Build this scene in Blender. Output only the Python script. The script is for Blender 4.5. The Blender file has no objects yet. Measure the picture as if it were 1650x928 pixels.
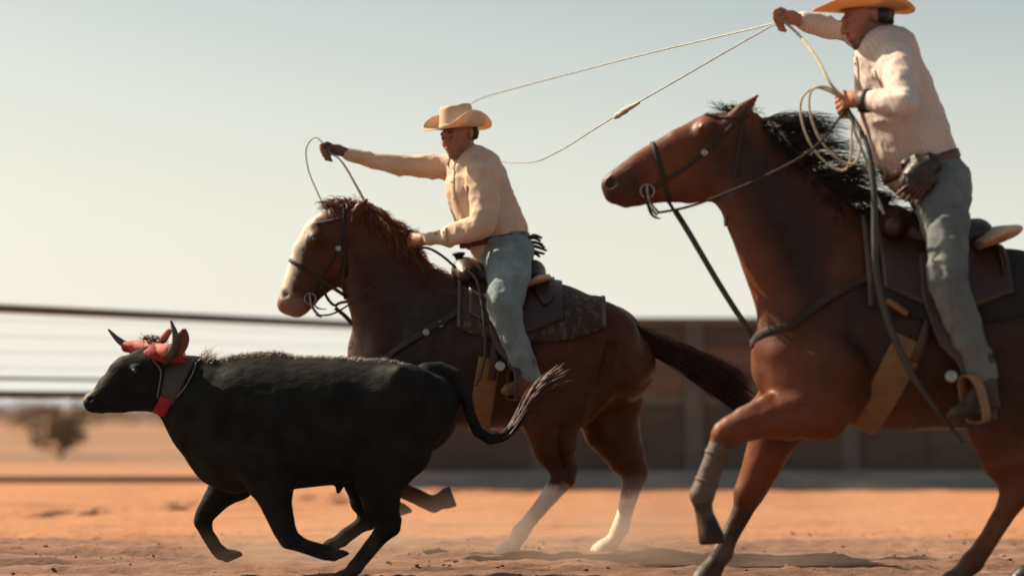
import bpy, math, random
import numpy as np
from mathutils import Vector, Matrix
from mathutils.bvhtree import BVHTree

random.seed(7)
RNG = np.random.default_rng(7)
SC = bpy.context.scene
COL = SC.collection

# ------------------------------------------------------------------ camera
CAM_D, CAM_H, FPX, HOR = 12.0, 0.78, 3600.0, 660.0
cam = bpy.data.cameras.new('camera')
cam_o = bpy.data.objects.new('camera', cam)
COL.objects.link(cam_o)
cam.sensor_width = 36.0
cam.lens = 36.0 * FPX / 1650.0
cam.shift_y = (HOR - 464.0) / 1650.0
cam.clip_start, cam.clip_end = 0.1, 6000.0
cam_o.location = (0, -CAM_D, CAM_H)
cam_o.rotation_euler = (math.radians(90), 0, 0)
cam.dof.use_dof = True
cam.dof.focus_distance = 10.9
cam.dof.aperture_fstop = 0.9
SC.camera = cam_o

# ------------------------------------------------------------------ sky + sun
SUN_EL, SUN_AZ = math.radians(43), math.radians(-63)   # azimuth from +Y (away from camera), negative = to the left
sun_dir = Vector((math.sin(SUN_AZ) * math.cos(SUN_EL), math.cos(SUN_AZ) * math.cos(SUN_EL), math.sin(SUN_EL)))
world = bpy.data.worlds.new('World')
SC.world = world
world.use_nodes = True
wn, wl = world.node_tree.nodes, world.node_tree.links
for n in list(wn): wn.remove(n)
sky = wn.new('ShaderNodeTexSky')
sky.sky_type = 'NISHITA'
sky.sun_disc = False
sky.sun_elevation = SUN_EL
sky.sun_rotation = SUN_AZ
sky.altitude = 300
sky.air_density = 1.0
sky.dust_density = 2.6
sky.ozone_density = 1.0
tint = wn.new('ShaderNodeMix'); tint.data_type = 'RGBA'; tint.blend_type = 'MULTIPLY'
tint.inputs['Factor'].default_value = 1.0
tint.inputs['B'].default_value = (1.0, 0.865, 0.67, 1)
bg = wn.new('ShaderNodeBackground'); bg.inputs['Strength'].default_value = 0.074
wo = wn.new('ShaderNodeOutputWorld')
# dusty desert air: the sky pales evenly towards the horizon all the way round
wtc = wn.new('ShaderNodeTexCoord'); wsep = wn.new('ShaderNodeSeparateXYZ'); wr = wn.new('ShaderNodeMapRange')
wr.inputs['From Min'].default_value = 0.0; wr.inputs['From Max'].default_value = 0.19
wr.inputs['To Min'].default_value = 0.88; wr.inputs['To Max'].default_value = 0.04
hz = wn.new('ShaderNodeMix'); hz.data_type = 'RGBA'; hz.inputs['B'].default_value = (6.15, 6.1, 5.75, 1)
wl.new(wtc.outputs['Generated'], wsep.inputs[0]); wl.new(wsep.outputs['Z'], wr.inputs['Value']); wl.new(wr.outputs[0], hz.inputs['Factor'])
wl.new(sky.outputs[0], tint.inputs['A']); wl.new(tint.outputs['Result'], hz.inputs['A']); wl.new(hz.outputs['Result'], bg.inputs['Color']); wl.new(bg.outputs[0], wo.inputs['Surface'])
sun = bpy.data.lights.new('sun', 'SUN')
sun.energy, sun.angle, sun.color = 5.0, math.radians(0.6), (1.0, 0.83, 0.62)
sun_o = bpy.data.objects.new('sun', sun); COL.objects.link(sun_o)
sun_o.rotation_euler = (-sun_dir).to_track_quat('-Z', 'Y').to_euler()
SC.view_settings.view_transform = 'Standard'
SC.view_settings.look = 'None'
SC.view_settings.exposure = 1.1
SC.view_settings.gamma = 1.0
SC.view_settings.use_curve_mapping = False
SC.cycles.use_denoising = True
SC.cycles.max_bounces = 6
SC.cycles.transparent_max_bounces = 8

# ------------------------------------------------------------------ helpers
def P(px, py, y=0.0):
    """photo point at world depth y -> world position (metres)"""
    d = CAM_D + y
    return np.array([(px - 825.0) * d / FPX, y, CAM_H + (HOR - py) * d / FPX])

def M(px, y=0.0):
    return px * (CAM_D + y) / FPX

def norm(v):
    v = np.asarray(v, float)
    return v / max(np.linalg.norm(v), 1e-9)

def empty(name, loc, label=None, cat=None, group=None):
    o = bpy.data.objects.new(name, None)
    COL.objects.link(o)
    o.location = loc
    o.empty_display_size = 0.1
    tag(o, label, cat, group)
    return o

def tag(o, label=None, cat=None, group=None, kind=None):
    if label: o['label'] = label
    if cat: o['category'] = cat
    if group: o['group'] = group
    if kind: o['kind'] = kind
    return o

def origin(o):
    v = np.zeros(3)
    while o is not None:
        v = v + np.array(o.location); o = o.parent
    return v

def mk(name, verts, faces, mat, parent=None, smooth=True, col=None, solid=0.0, bevel=0.0):
    verts = np.asarray(verts, np.float64).reshape(-1, 3)
    if parent is not None:
        verts = verts - origin(parent)
    me = bpy.data.meshes.new(name)
    if isinstance(faces, np.ndarray) and faces.ndim == 2:
        nf, k = faces.shape
        me.vertices.add(len(verts)); me.vertices.foreach_set('co', verts.astype(np.float32).ravel())
        me.loops.add(nf * k); me.loops.foreach_set('vertex_index', faces.astype(np.int32).ravel())
        me.polygons.add(nf)
        me.polygons.foreach_set('loop_start', (np.arange(nf) * k).astype(np.int32))
        me.polygons.foreach_set('loop_total', np.full(nf, k, np.int32))
        me.update(calc_edges=True)
    else:
        me.from_pydata([tuple(v) for v in verts], [], [tuple(int(i) for i in f) for f in faces])
        me.update()
    if smooth:
        me.polygons.foreach_set('use_smooth', np.ones(len(me.polygons), bool))
    if col is not None:
        at = me.color_attributes.new('Col', 'FLOAT_COLOR', 'POINT')
        c4 = np.ones((len(verts), 4), np.float32); c4[:, :3] = col
        at.data.foreach_set('color', c4.ravel())
    if mat is not None: me.materials.append(mat)
    o = bpy.data.objects.new(name, me)
    COL.objects.link(o)
    if parent is not None: o.parent = parent
    if solid:
        m = o.modifiers.new('solid', 'SOLIDIFY'); m.thickness = solid; m.offset = 0
    if bevel:
        m = o.modifiers.new('bevel', 'BEVEL'); m.width = bevel; m.segments = 2
    return o

# --- materials
def mat(name, base, rough=0.6, var=0.25, vscale=6.0, vstretch=(1, 1, 1), bump=0.0, bscale=40.0, bstretch=(1, 1, 1),
        metal=0.0, sheen=0.0, attr=False, spec=0.4, second=None, translucent=None, stripes=None, sub=0.0):
    m = bpy.data.materials.new(name); m.use_nodes = True
    N, L = m.node_tree.nodes, m.node_tree.links
    b = N['Principled BSDF']; out = N['Material Output']
    tc = N.new('ShaderNodeTexCoord')
    def mapped(st):
        mp = N.new('ShaderNodeMapping'); mp.inputs['Scale'].default_value = st
        L.new(tc.outputs['Object'], mp.inputs['Vector']); return mp.outputs[0]
    nz = N.new('ShaderNodeTexNoise'); nz.inputs['Scale'].default_value = vscale; nz.inputs['Detail'].default_value = 6
    nz.inputs['Roughness'].default_value = 0.62
    L.new(mapped(vstretch), nz.inputs['Vector'])
    mr = N.new('ShaderNodeMapRange'); mr.inputs['From Min'].default_value = 0.3; mr.inputs['From Max'].default_value = 0.7
    mr.inputs['To Min'].default_value = 1 - var; mr.inputs['To Max'].default_value = 1 + var
    L.new(nz.outputs['Fac'], mr.inputs['Value'])
    mx = N.new('ShaderNodeMix'); mx.data_type = 'RGBA'; mx.blend_type = 'MULTIPLY'; mx.inputs['Factor'].default_value = 1
    if attr:
        a = N.new('ShaderNodeAttribute'); a.attribute_name = 'Col'; src = a.outputs['Color']
    elif second:
        n2 = N.new('ShaderNodeTexNoise'); n2.inputs['Scale'].default_value = second[1]; n2.inputs['Detail'].default_value = 5
        L.new(mapped(second[3] if len(second) > 3 else (1, 1, 1)), n2.inputs['Vector'])
        r2 = N.new('ShaderNodeMapRange'); c = second[2]
        r2.inputs['From Min'].default_value = c - 0.08; r2.inputs['From Max'].default_value = c + 0.08
        L.new(n2.outputs['Fac'], r2.inputs['Value'])
        m2 = N.new('ShaderNodeMix'); m2.data_type = 'RGBA'
        m2.inputs['A'].default_value = (*base, 1); m2.inputs['B'].default_value = (*second[0], 1)
        L.new(r2.outputs[0], m2.inputs['Factor']); src = m2.outputs['Result']
    elif stripes:
        w = N.new('ShaderNodeTexWave'); w.wave_type = 'BANDS'; w.bands_direction = 'X'
        w.inputs['Scale'].default_value = stripes[1]; w.inputs['Distortion'].default_value = stripes[4]; w.inputs['Detail'].default_value = 1
        mp = N.new('ShaderNodeMapping'); mp.inputs['Rotation'].default_value = stripes[2]
        L.new(tc.outputs['Object'], mp.inputs['Vector']); L.new(mp.outputs[0], w.inputs['Vector'])
        r2 = N.new('ShaderNodeMapRange'); r2.inputs['From Min'].default_value = stripes[3] - .1; r2.inputs['From Max'].default_value = stripes[3] + .1
        L.new(w.outputs['Fac'], r2.inputs['Value'])
        m2 = N.new('ShaderNodeMix'); m2.data_type = 'RGBA'
        m2.inputs['A'].default_value = (*base, 1); m2.inputs['B'].default_value = (*stripes[0], 1)
        L.new(r2.outputs[0], m2.inputs['Factor']); src = m2.outputs['Result']
    else:
        rgb = N.new('ShaderNodeRGB'); rgb.outputs[0].default_value = (*base, 1); src = rgb.outputs[0]
    L.new(src, mx.inputs['A'])
    cmb = N.new('ShaderNodeCombineColor')
    for i in range(3): L.new(mr.outputs[0], cmb.inputs[i])
    L.new(cmb.outputs[0], mx.inputs['B'])
    L.new(mx.outputs['Result'], b.inputs['Base Color'])
    b.inputs['Roughness'].default_value = rough
    if attr:
        nr = N.new('ShaderNodeTexNoise'); nr.inputs['Scale'].default_value = 11; nr.inputs['Detail'].default_value = 5
        L.new(mapped((.6, 1, 1)), nr.inputs['Vector'])
        rr = N.new('ShaderNodeMapRange'); rr.inputs['From Min'].default_value = .35; rr.inputs['From Max'].default_value = .65
        rr.inputs['To Min'].default_value = max(.25, rough - .16); rr.inputs['To Max'].default_value = min(1, rough + .2)
        L.new(nr.outputs['Fac'], rr.inputs['Value']); L.new(rr.outputs[0], b.inputs['Roughness'])
    b.inputs['Metallic'].default_value = metal
    b.inputs['Specular IOR Level'].default_value = spec
    if sheen:
        b.inputs['Sheen Weight'].default_value = sheen; b.inputs['Sheen Roughness'].default_value = 0.35
        L.new(mx.outputs['Result'], b.inputs['Sheen Tint'])
    if bump:
        n3 = N.new('ShaderNodeTexNoise'); n3.inputs['Scale'].default_value = bscale; n3.inputs['Detail'].default_value = 5
        L.new(mapped(bstretch), n3.inputs['Vector'])
        bp = N.new('ShaderNodeBump'); bp.inputs['Strength'].default_value = min(1, bump); bp.inputs['Distance'].default_value = 0.01 * max(1, bump)
        L.new(n3.outputs['Fac'], bp.inputs['Height']); L.new(bp.outputs[0], b.inputs['Normal'])
    if sub:
        b.inputs['Subsurface Weight'].default_value = sub; b.inputs['Subsurface Radius'].default_value = (0.012, 0.005, 0.003)
        b.inputs['Subsurface Scale'].default_value = 1.0
    if translucent:
        tr = N.new('ShaderNodeBsdfTranslucent'); tr.inputs['Color'].default_value = (*translucent[0], 1)
        ms = N.new('ShaderNodeMixShader'); ms.inputs[0].default_value = translucent[1]
        L.new(b.outputs[0], ms.inputs[1]); L.new(tr.outputs[0], ms.inputs[2]); L.new(ms.outputs[0], out.inputs['Surface'])
    return m

# --- value noise on points
def vnoise(p, seed=0):
    p = np.asarray(p, float)
    i = np.floor(p).astype(np.int64); f = p - i
    f = f * f * (3 - 2 * f)
    def h(ix, iy, iz):
        n = (ix * 374761393 + iy * 668265263 + iz * 2147483647 + seed * 1274126177) & 0xFFFFFFFF
        n = ((n ^ (n >> 13)) * 1274126177) & 0xFFFFFFFF
        n = (n ^ (n >> 16)) & 0xFFFF
        return n / 65535.0
    r = 0
    for dx in (0, 1):
        for dy in (0, 1):
            for dz in (0, 1):
                w = (f[..., 0] if dx else 1 - f[..., 0]) * (f[..., 1] if dy else 1 - f[..., 1]) * (f[..., 2] if dz else 1 - f[..., 2])
                r = r + w * h(i[..., 0] + dx, i[..., 1] + dy, i[..., 2] + dz)
    return r

# --- signed-distance sculpting: tapered elliptical chains, smooth blends, surface nets
class Sculpt:
    def __init__(self, vox):
        self.vox = vox; self.ops = []
    def chain(self, pts, k=0.02, op='add', ax=(0, 1, 0)):
        """pts: (centre xyz, radius in metres, width ratio along ax)"""
        self.ops.append(([(np.asarray(c, float), float(r), float(w)) for c, r, w in pts], k, op, norm(ax)))
        return self
    def px(self, pts, k=0.02, op='add', ax=(0, 1, 0)):
        """pts: (photo x, photo y, depth, radius in photo pixels, width ratio)"""
        return self.chain([(P(a, b, y), M(r, y), w) for a, b, y, r, w in pts], k, op, ax)
    def cut(self, c, n, R):
        """flatten: remove what lies beyond the plane (c, n) within R of c"""
        self.ops.append((np.asarray(c, float), norm(n), 'cut', R)); return self
    def ball(self, c, r, w=1.0, k=0.02, op='add', ax=(0, 1, 0)):
        return self.chain([(c, r, w)], k, op, ax)
    def build(self, smooth=3):
        v = self.vox
        lo = np.full(3, 1e9); hi = -lo
        for pts, k, op, ax in self.ops:
            if op != 'add': continue
            for c, r, w in pts:
                R = r * max(1, w) + 3 * v + 0.01
                lo = np.minimum(lo, c - R); hi = np.maximum(hi, c + R)
        n = np.ceil((hi - lo) / v).astype(int) + 1
        F = np.full(n, 1.0, np.float32)
        g = [(lo[i] + v * np.arange(n[i])).astype(np.float32) for i in range(3)]
        def rng(a, b):
            s = np.clip(np.floor((a - lo) / v).astype(int), 0, n - 1); e = np.clip(np.ceil((b - lo) / v).astype(int) + 1, 1, n)
            return s, e
        for pts, k, op, ax in self.ops:
            if op == 'cut':
                s, e = rng(pts - ax, pts + ax)
                sl = tuple(slice(s[i], e[i]) for i in range(3))
                X = g[0][s[0]:e[0], None, None] - pts[0]; Y = g[1][None, s[1]:e[1], None] - pts[1]; Z = g[2][None, None, s[2]:e[2]] - pts[2]
                pl = X * k[0] + Y * k[1] + Z * k[2]
                F[sl] = np.where(X * X + Y * Y + Z * Z < ax * ax, np.maximum(F[sl], pl), F[sl]).astype(np.float32)
                continue
            mg = k + 2.5 * v
            blo = np.min([c - r * max(1, w) for c, r, w in pts], 0) - mg
            bhi = np.max([c + r * max(1, w) for c, r, w in pts], 0) + mg
            s, e = rng(blo, bhi)
            D = np.full(e - s, 1.0, np.float32)
            segs = list(zip(pts[:-1], pts[1:])) if len(pts) > 1 else [(pts[0], pts[0])]
            for (a, ra, wa), (b, rb, wb) in segs:
                rm = max(ra * max(1, wa), rb * max(1, wb)) + mg
                s2, e2 = rng(np.minimum(a, b) - rm, np.maximum(a, b) + rm)
                s2 = np.maximum(s2, s); e2 = np.minimum(e2, e)
                if np.any(e2 <= s2): continue
                X = g[0][s2[0]:e2[0], None, None] - np.float32(a[0]); Y = g[1][None, s2[1]:e2[1], None] - np.float32(a[1]); Z = g[2][None, None, s2[2]:e2[2]] - np.float32(a[2])
                ab = (b - a).astype(np.float32); L2 = float(ab @ ab)
                if L2 > 1e-10:
                    t = np.clip((X * ab[0] + Y * ab[1] + Z * ab[2]) / np.float32(L2), 0, 1)
                else:
                    t = np.zeros((1, 1, 1), np.float32)
                qx, qy, qz = X - t * ab[0], Y - t * ab[1], Z - t * ab[2]
                w = wa + t * np.float32(wb - wa); r = ra + t * np.float32(rb - ra)
                q2 = qx * qx + qy * qy + qz * qz
                if abs(wa - 1) > 1e-3 or abs(wb - 1) > 1e-3:
                    c = qx * np.float32(ax[0]) + qy * np.float32(ax[1]) + qz * np.float32(ax[2])
                    q2 = np.maximum(q2 - c * c, 0) + (c / w) ** 2
                    d = (np.sqrt(q2) - r) * np.minimum(1, w)
                else:
                    d = np.sqrt(q2) - r
                o = s2 - s
                sl = tuple(slice(o[i], o[i] + e2[i] - s2[i]) for i in range(3))
                D[sl] = np.minimum(D[sl], d)
            sl = tuple(slice(s[i], e[i]) for i in range(3))
            A = F[sl]
            if op == 'add':
                h = np.clip(0.5 + 0.5 * (D - A) / k, 0, 1)
                F[sl] = D * (1 - h) + A * h - k * h * (1 - h)
            else:
                h = np.clip(0.5 - 0.5 * (A + D) / k, 0, 1)
                F[sl] = A * (1 - h) + (-D) * h + k * h * (1 - h)
        V, Q = surface_nets(F, lo, v)
        if smooth: V = relax(V, Q, smooth)
        return V, Q

def surface_nets(F, lo, v):
    S = F < 0
    n = np.array(F.shape)
    cnt = np.zeros(n - 1, np.int8)
    for dx in (0, 1):
        for dy in (0, 1):
            for dz in (0, 1):
                cnt += S[dx:n[0] - 1 + dx, dy:n[1] - 1 + dy, dz:n[2] - 1 + dz]
    I, J, K = np.nonzero((cnt > 0) & (cnt < 8))
    acc = np.zeros((len(I), 3)); num = np.zeros(len(I))
    cs = [(dx, dy, dz) for dx in (0, 1) for dy in (0, 1) for dz in (0, 1)]
    val = {c: F[I + c[0], J + c[1], K + c[2]] for c in cs}
    for a in cs:
        for b in cs:
            if b > a and sum(abs(a[i] - b[i]) for i in range(3)) == 1:
                fa, fb = val[a], val[b]
                m = (fa < 0) != (fb < 0)
                t = np.where(m, fa / np.where(m, fa - fb, 1), 0)
                for i in range(3):
                    acc[:, i] += np.where(m, a[i] + t * (b[i] - a[i]), 0)
                num += m
    V = (np.stack([I, J, K], 1) + acc / num[:, None]) * v + lo
    idx = np.full(n - 1, -1, np.int64); idx[I, J, K] = np.arange(len(I))
    quads = []
    for ax in range(3):
        b, c = (ax + 1) % 3, (ax + 2) % 3
        s0 = [slice(None)] * 3; s1 = [slice(None)] * 3
        s0[ax] = slice(0, -1); s1[ax] = slice(1, None)
        for s in (s0, s1):
            s[b] = slice(1, -1); s[c] = slice(1, -1)
        A, B = S[tuple(s0)], S[tuple(s1)]
        E = np.argwhere(A != B)
        if not len(E): continue
        ins = A[E[:, 0], E[:, 1], E[:, 2]]
        E = E.copy(); E[:, b] += 1; E[:, c] += 1
        def cell(db, dc):
            q = E.copy(); q[:, b] += db; q[:, c] += dc
            return idx[q[:, 0], q[:, 1], q[:, 2]]
        q = np.stack([cell(-1, -1), cell(0, -1), cell(0, 0), cell(-1, 0)], 1)
        q[~ins] = q[~ins][:, ::-1]
        quads.append(q)
    Q = np.concatenate(quads)
    Q = Q[(Q >= 0).all(1)]
    return V, Q

def relax(V, Q, it=2, lam=0.5):
    n = len(V)
    e = np.concatenate([Q[:, [0, 1]], Q[:, [1, 2]], Q[:, [2, 3]], Q[:, [3, 0]]])
    e = np.concatenate([e, e[:, ::-1]])
    deg = np.bincount(e[:, 0], minlength=n).astype(float); deg[deg == 0] = 1
    for k in range(it):
        for l in (lam, -lam * 1.04):
            m = np.stack([np.bincount(e[:, 0], V[e[:, 1], i], n) for i in range(3)], 1) / deg[:, None]
            V = V + l * (m - V)
    return V

def vnormals(V, Q):
    a = V[Q[:, 2]] - V[Q[:, 0]]; b = V[Q[:, 3]] - V[Q[:, 1]]
    fn = np.cross(a, b)
    N = np.zeros_like(V)
    for i in range(4):
        for k in range(3):
            N[:, k] += np.bincount(Q[:, i], fn[:, k], len(V))
    return N / np.maximum(np.linalg.norm(N, axis=1, keepdims=True), 1e-12)

def bvh_of(V, Q):
    return BVHTree.FromPolygons([tuple(v) for v in V], [tuple(int(i) for i in q) for q in Q])

def seg_dist(V, pts):
    """distance of every vertex to a polyline of (xyz, radius): negative inside"""
    D = np.full(len(V), 1e9)
    for (a, ra), (b, rb) in zip(pts[:-1], pts[1:]):
        ab = b - a; t = np.clip((V - a) @ ab / max(ab @ ab, 1e-9), 0, 1)
        D = np.minimum(D, np.linalg.norm(V - a - t[:, None] * ab, axis=1) - (ra + t * (rb - ra)))
    return D

def paint(V, colr, color, D, soft, nz=0.0, seed=1, freq=60):
    if nz: D = D + nz * (vnoise(V * freq, seed) - 0.5) * 2
    w = np.clip(0.5 - D / soft, 0, 1)[:, None]
    return colr * (1 - w) + np.array(color) * w

# --- tubes, straps, rings
def spline(pts, n=8, closed=False):
    p = np.asarray(pts, float); m = len(p); out = []
    rg = range(m) if closed else range(m - 1)
    for i in rg:
        if closed: a, b, c, d = p[(i - 1) % m], p[i], p[(i + 1) % m], p[(i + 2) % m]
        else: a, b, c, d = p[max(i - 1, 0)], p[i], p[i + 1], p[min(i + 2, m - 1)]
        for k in range(n):
            t = k / n
            out.append(0.5 * ((2 * b) + (-a + c) * t + (2 * a - 5 * b + 4 * c - d) * t * t + (-a + 3 * b - 3 * c + d) * t ** 3))
    if not closed: out.append(p[-1])
    return np.array(out)

def tube_geo(path, r, seg=8, closed=False):
    path = np.asarray(path, float); n = len(path)
    rr = np.broadcast_to(np.asarray(r, float), (n,))
    T = np.roll(path, -1, 0) - np.roll(path, 1, 0) if closed else np.gradient(path, axis=0)
    T = T / np.maximum(np.linalg.norm(T, axis=1, keepdims=True), 1e-9)
    up = np.array([0.13, 0.9, 0.41]); V = []
    u = norm(np.cross(T[0], up))
    for i in range(n):
        u = norm(u - T[i] * (u @ T[i])); w = np.cross(T[i], u)
        for j in range(seg):
            a = 2 * math.pi * j / seg
            V.append(path[i] + rr[i] * (math.cos(a) * u + math.sin(a) * w))
    Fc = []
    for i in range(n if closed else n - 1):
        for j in range(seg):
            a, b = i * seg + j, i * seg + (j + 1) % seg
            c, d = ((i + 1) % n) * seg + (j + 1) % seg, ((i + 1) % n) * seg + j
            Fc.append((a, b, c, d))
    if not closed:
        Fc.append(tuple(range(seg))[::-1]); Fc.append(tuple((n - 1) * seg + j for j in range(seg)))
    return np.array(V), Fc

def tube(name, pts, r, m, parent=None, seg=8, closed=False, n=8, raw=False):
    path = np.asarray(pts) if raw else spline(pts, n, closed)
    if np.ndim(r): r = np.interp(np.linspace(0, 1, len(path)), np.linspace(0, 1, len(r)), r)
    V, Fc = tube_geo(path, r, seg, closed)
    return mk(name, V, Fc, m, parent)

def join(geos):
    V, Fc, k = [], [], 0
    for v, f in geos:
        V.append(np.asarray(v)); Fc += [tuple(i + k for i in q) for q in f]; k += len(v)
    return np.concatenate(V), Fc

def band_geo(path, nrm, width, th, closed=False):
    """flat strap along path; nrm = outward normals; width may vary"""
    n = len(path); W = np.broadcast_to(np.asarray(width, float), (n,))
    T = np.roll(path, -1, 0) - np.roll(path, 1, 0) if closed else np.gradient(path, axis=0)
    V = []
    for i in range(n):
        t = norm(T[i]); nn = norm(nrm[i] - t * (nrm[i] @ t)); s = np.cross(t, nn)
        h = W[i] / 2
        for a, b in ((-1, 0), (-0.85, 1), (0.85, 1), (1, 0), (0.85, -0.6), (-0.85, -0.6)):
            V.append(path[i] + s * h * a + nn * th * b)
    Fc = []
    for i in range(n if closed else n - 1):
        for j in range(6):
            Fc.append((i * 6 + j, ((i + 1) % n) * 6 + j, ((i + 1) % n) * 6 + (j + 1) % 6, i * 6 + (j + 1) % 6))
    if not closed:
        Fc.append(tuple(range(6))); Fc.append(tuple((n - 1) * 6 + j for j in range(6))[::-1])
    return np.array(V), Fc

def project(bvh, pts, ray=(0, 1, 0), off=0.006):
    """lay points on a surface, casting along ray from outside"""
    r = Vector(norm(ray)); out, nn = [], []
    last = None
    for p in pts:
        h = bvh.ray_cast(Vector(p) - r * 3.0, r)
        if h[0] is None:
            q = np.array(p) if last is None else np.array([p[0], last[1], p[2]]); nv = -np.array(r)
        else:
            q = np.array(h[0]); nv = np.array(h[1]); last = q
        if nv @ np.array(r) > 0: nv = -nv
        out.append(q + nv * off); nn.append(nv)
    out, nn = np.array(out), np.array(nn)
    for _ in range(2):
        out[1:-1] = 0.25 * out[:-2] + 0.5 * out[1:-1] + 0.25 * out[2:]
        nn[1:-1] = 0.25 * nn[:-2] + 0.5 * nn[1:-1] + 0.25 * nn[2:]
    return out, nn

def strap(name, bvh, pts, width, th, m, parent, ray=(0, 1, 0), off=0.004, n=8):
    path, nn = project(bvh, spline(pts, n), ray, off)
    V, Fc = band_geo(path, nn, width, th)
    return mk(name, V, Fc, m, parent)

def ring_path(bvh, c, u, v, off=0.004, n=48, a0=0, a1=2 * math.pi, R=0.9):
    c = np.asarray(c, float); u = norm(u); v = norm(v); pts, nn = [], []
    for i in range(n):
        a = a0 + (a1 - a0) * i / (n if abs(a1 - a0 - 2 * math.pi) < 1e-6 else n - 1)
        d = math.cos(a) * u + math.sin(a) * v
        h = bvh.ray_cast(Vector(c + d * R), Vector(-d))
        q = np.array(h[0]) if h[0] is not None else c + d * 0.1
        pts.append(q + d * off); nn.append(d)
    return np.array(pts), np.array(nn)

def ring(name, bvh, c, u, v, width, th, m, parent, off=0.004, n=48, R=0.9):
    p, nn = ring_path(bvh, c, u, v, off, n, R=R)
    p = 0.25 * np.roll(p, 1, 0) + 0.5 * p + 0.25 * np.roll(p, -1, 0)
    V, Fc = band_geo(p, nn, width, th, closed=True)
    return mk(name, V, Fc, m, parent)

def drape(name, bvh, xs, zc, th_fn, off_fn, m, parent, thick, nt=40, th_fn2=None, wave=0.0, y0=0.0):
    """sheet over an animal's back: stations along x, angle measured from straight up (positive = near side)"""
    G = []; zc = np.broadcast_to(np.asarray(zc, float), (len(xs),))
    for i, x in enumerate(xs):
        s = i / (len(xs) - 1); row = []
        a1 = th_fn(s); a0 = -(th_fn2 or th_fn)(s)
        for j in range(nt):
            a = a0 + (a1 - a0) * j / (nt - 1)
            d = np.array([0, -math.sin(a), math.cos(a)])
            c = np.array([x, y0, zc[i]])
            h = bvh.ray_cast(Vector(c + d * 1.2), Vector(-d))
            q = np.array(h[0]) if h[0] is not None else c + d * 0.25
            edge = abs(j / (nt - 1) - 0.5) * 2
            o = off_fn(s, edge) if callable(off_fn) else off_fn
            if wave: o += wave * (vnoise(np.array([x * 9, a * 5, 3.3]), 5) - 0.5) * edge
            row.append(q + d * o)
        G.append(row)
    G = np.array(G)
    for _ in range(3):
        G[:, 1:-1] = 0.25 * G[:, :-2] + 0.5 * G[:, 1:-1] + 0.25 * G[:, 2:]
        G[1:-1] = 0.25 * G[:-2] + 0.5 * G[1:-1] + 0.25 * G[2:]
    return mk(name, *grid_geo(G), m, parent, solid=thick), G

def grid_geo(G, closed=False):
    a, b = G.shape[:2]
    Fc = [(i * b + j, i * b + (j + 1) % b, (i + 1) * b + (j + 1) % b, (i + 1) * b + j) for i in range(a - 1) for j in range(b if closed else b - 1)]
    return G.reshape(-1, 3), Fc

def strands(name, lines, r, m, parent, taper=0.25):
    """many hairs, each a 3-sided tapered tube, one mesh"""
    n = max(len(l) for l in lines)
    def rs(l):
        if len(l) == n: return l
        t0, t1 = np.linspace(0, 1, len(l)), np.linspace(0, 1, n)
        return np.stack([np.interp(t1, t0, l[:, i]) for i in range(3)], 1)
    L = np.array([rs(np.asarray(l)) for l in lines]); ns = len(L)
    T = np.gradient(L, axis=1); T /= np.maximum(np.linalg.norm(T, axis=2, keepdims=True), 1e-9)
    u = np.cross(T, np.array([0.2, 0.95, 0.25])); u /= np.maximum(np.linalg.norm(u, axis=2, keepdims=True), 1e-9)
    w = np.cross(T, u)
    t = np.linspace(0, 1, n)[None, :, None]
    rad = r * (1 - (1 - taper) * t ** 1.5)
    ring3 = [L + rad * (math.cos(a) * u + math.sin(a) * w) for a in (0, 2.094, 4.189)]
    V = np.stack(ring3, 2).reshape(-1, 3)
    base = (np.arange(ns)[:, None] * n + np.arange(n - 1)[None]).reshape(-1) * 3
    Fq = np.concatenate([np.stack([base + j, base + (j + 1) % 3, base + 3 + (j + 1) % 3, base + 3 + j], 1) for j in range(3)])
    o = mk(name, V, Fq, m, parent)
    o['kind'] = 'stuff'
    return o

def box_geo(c, s):
    c = np.asarray(c, float); s = np.asarray(s, float) / 2
    V = np.array([c + s * np.array(q) for q in [(-1, -1, -1), (1, -1, -1), (1, 1, -1), (-1, 1, -1), (-1, -1, 1), (1, -1, 1), (1, 1, 1), (-1, 1, 1)]])
    return V, [(0, 3, 2, 1), (4, 5, 6, 7), (0, 1, 5, 4), (1, 2, 6, 5), (2, 3, 7, 6), (3, 0, 4, 7)]
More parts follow.
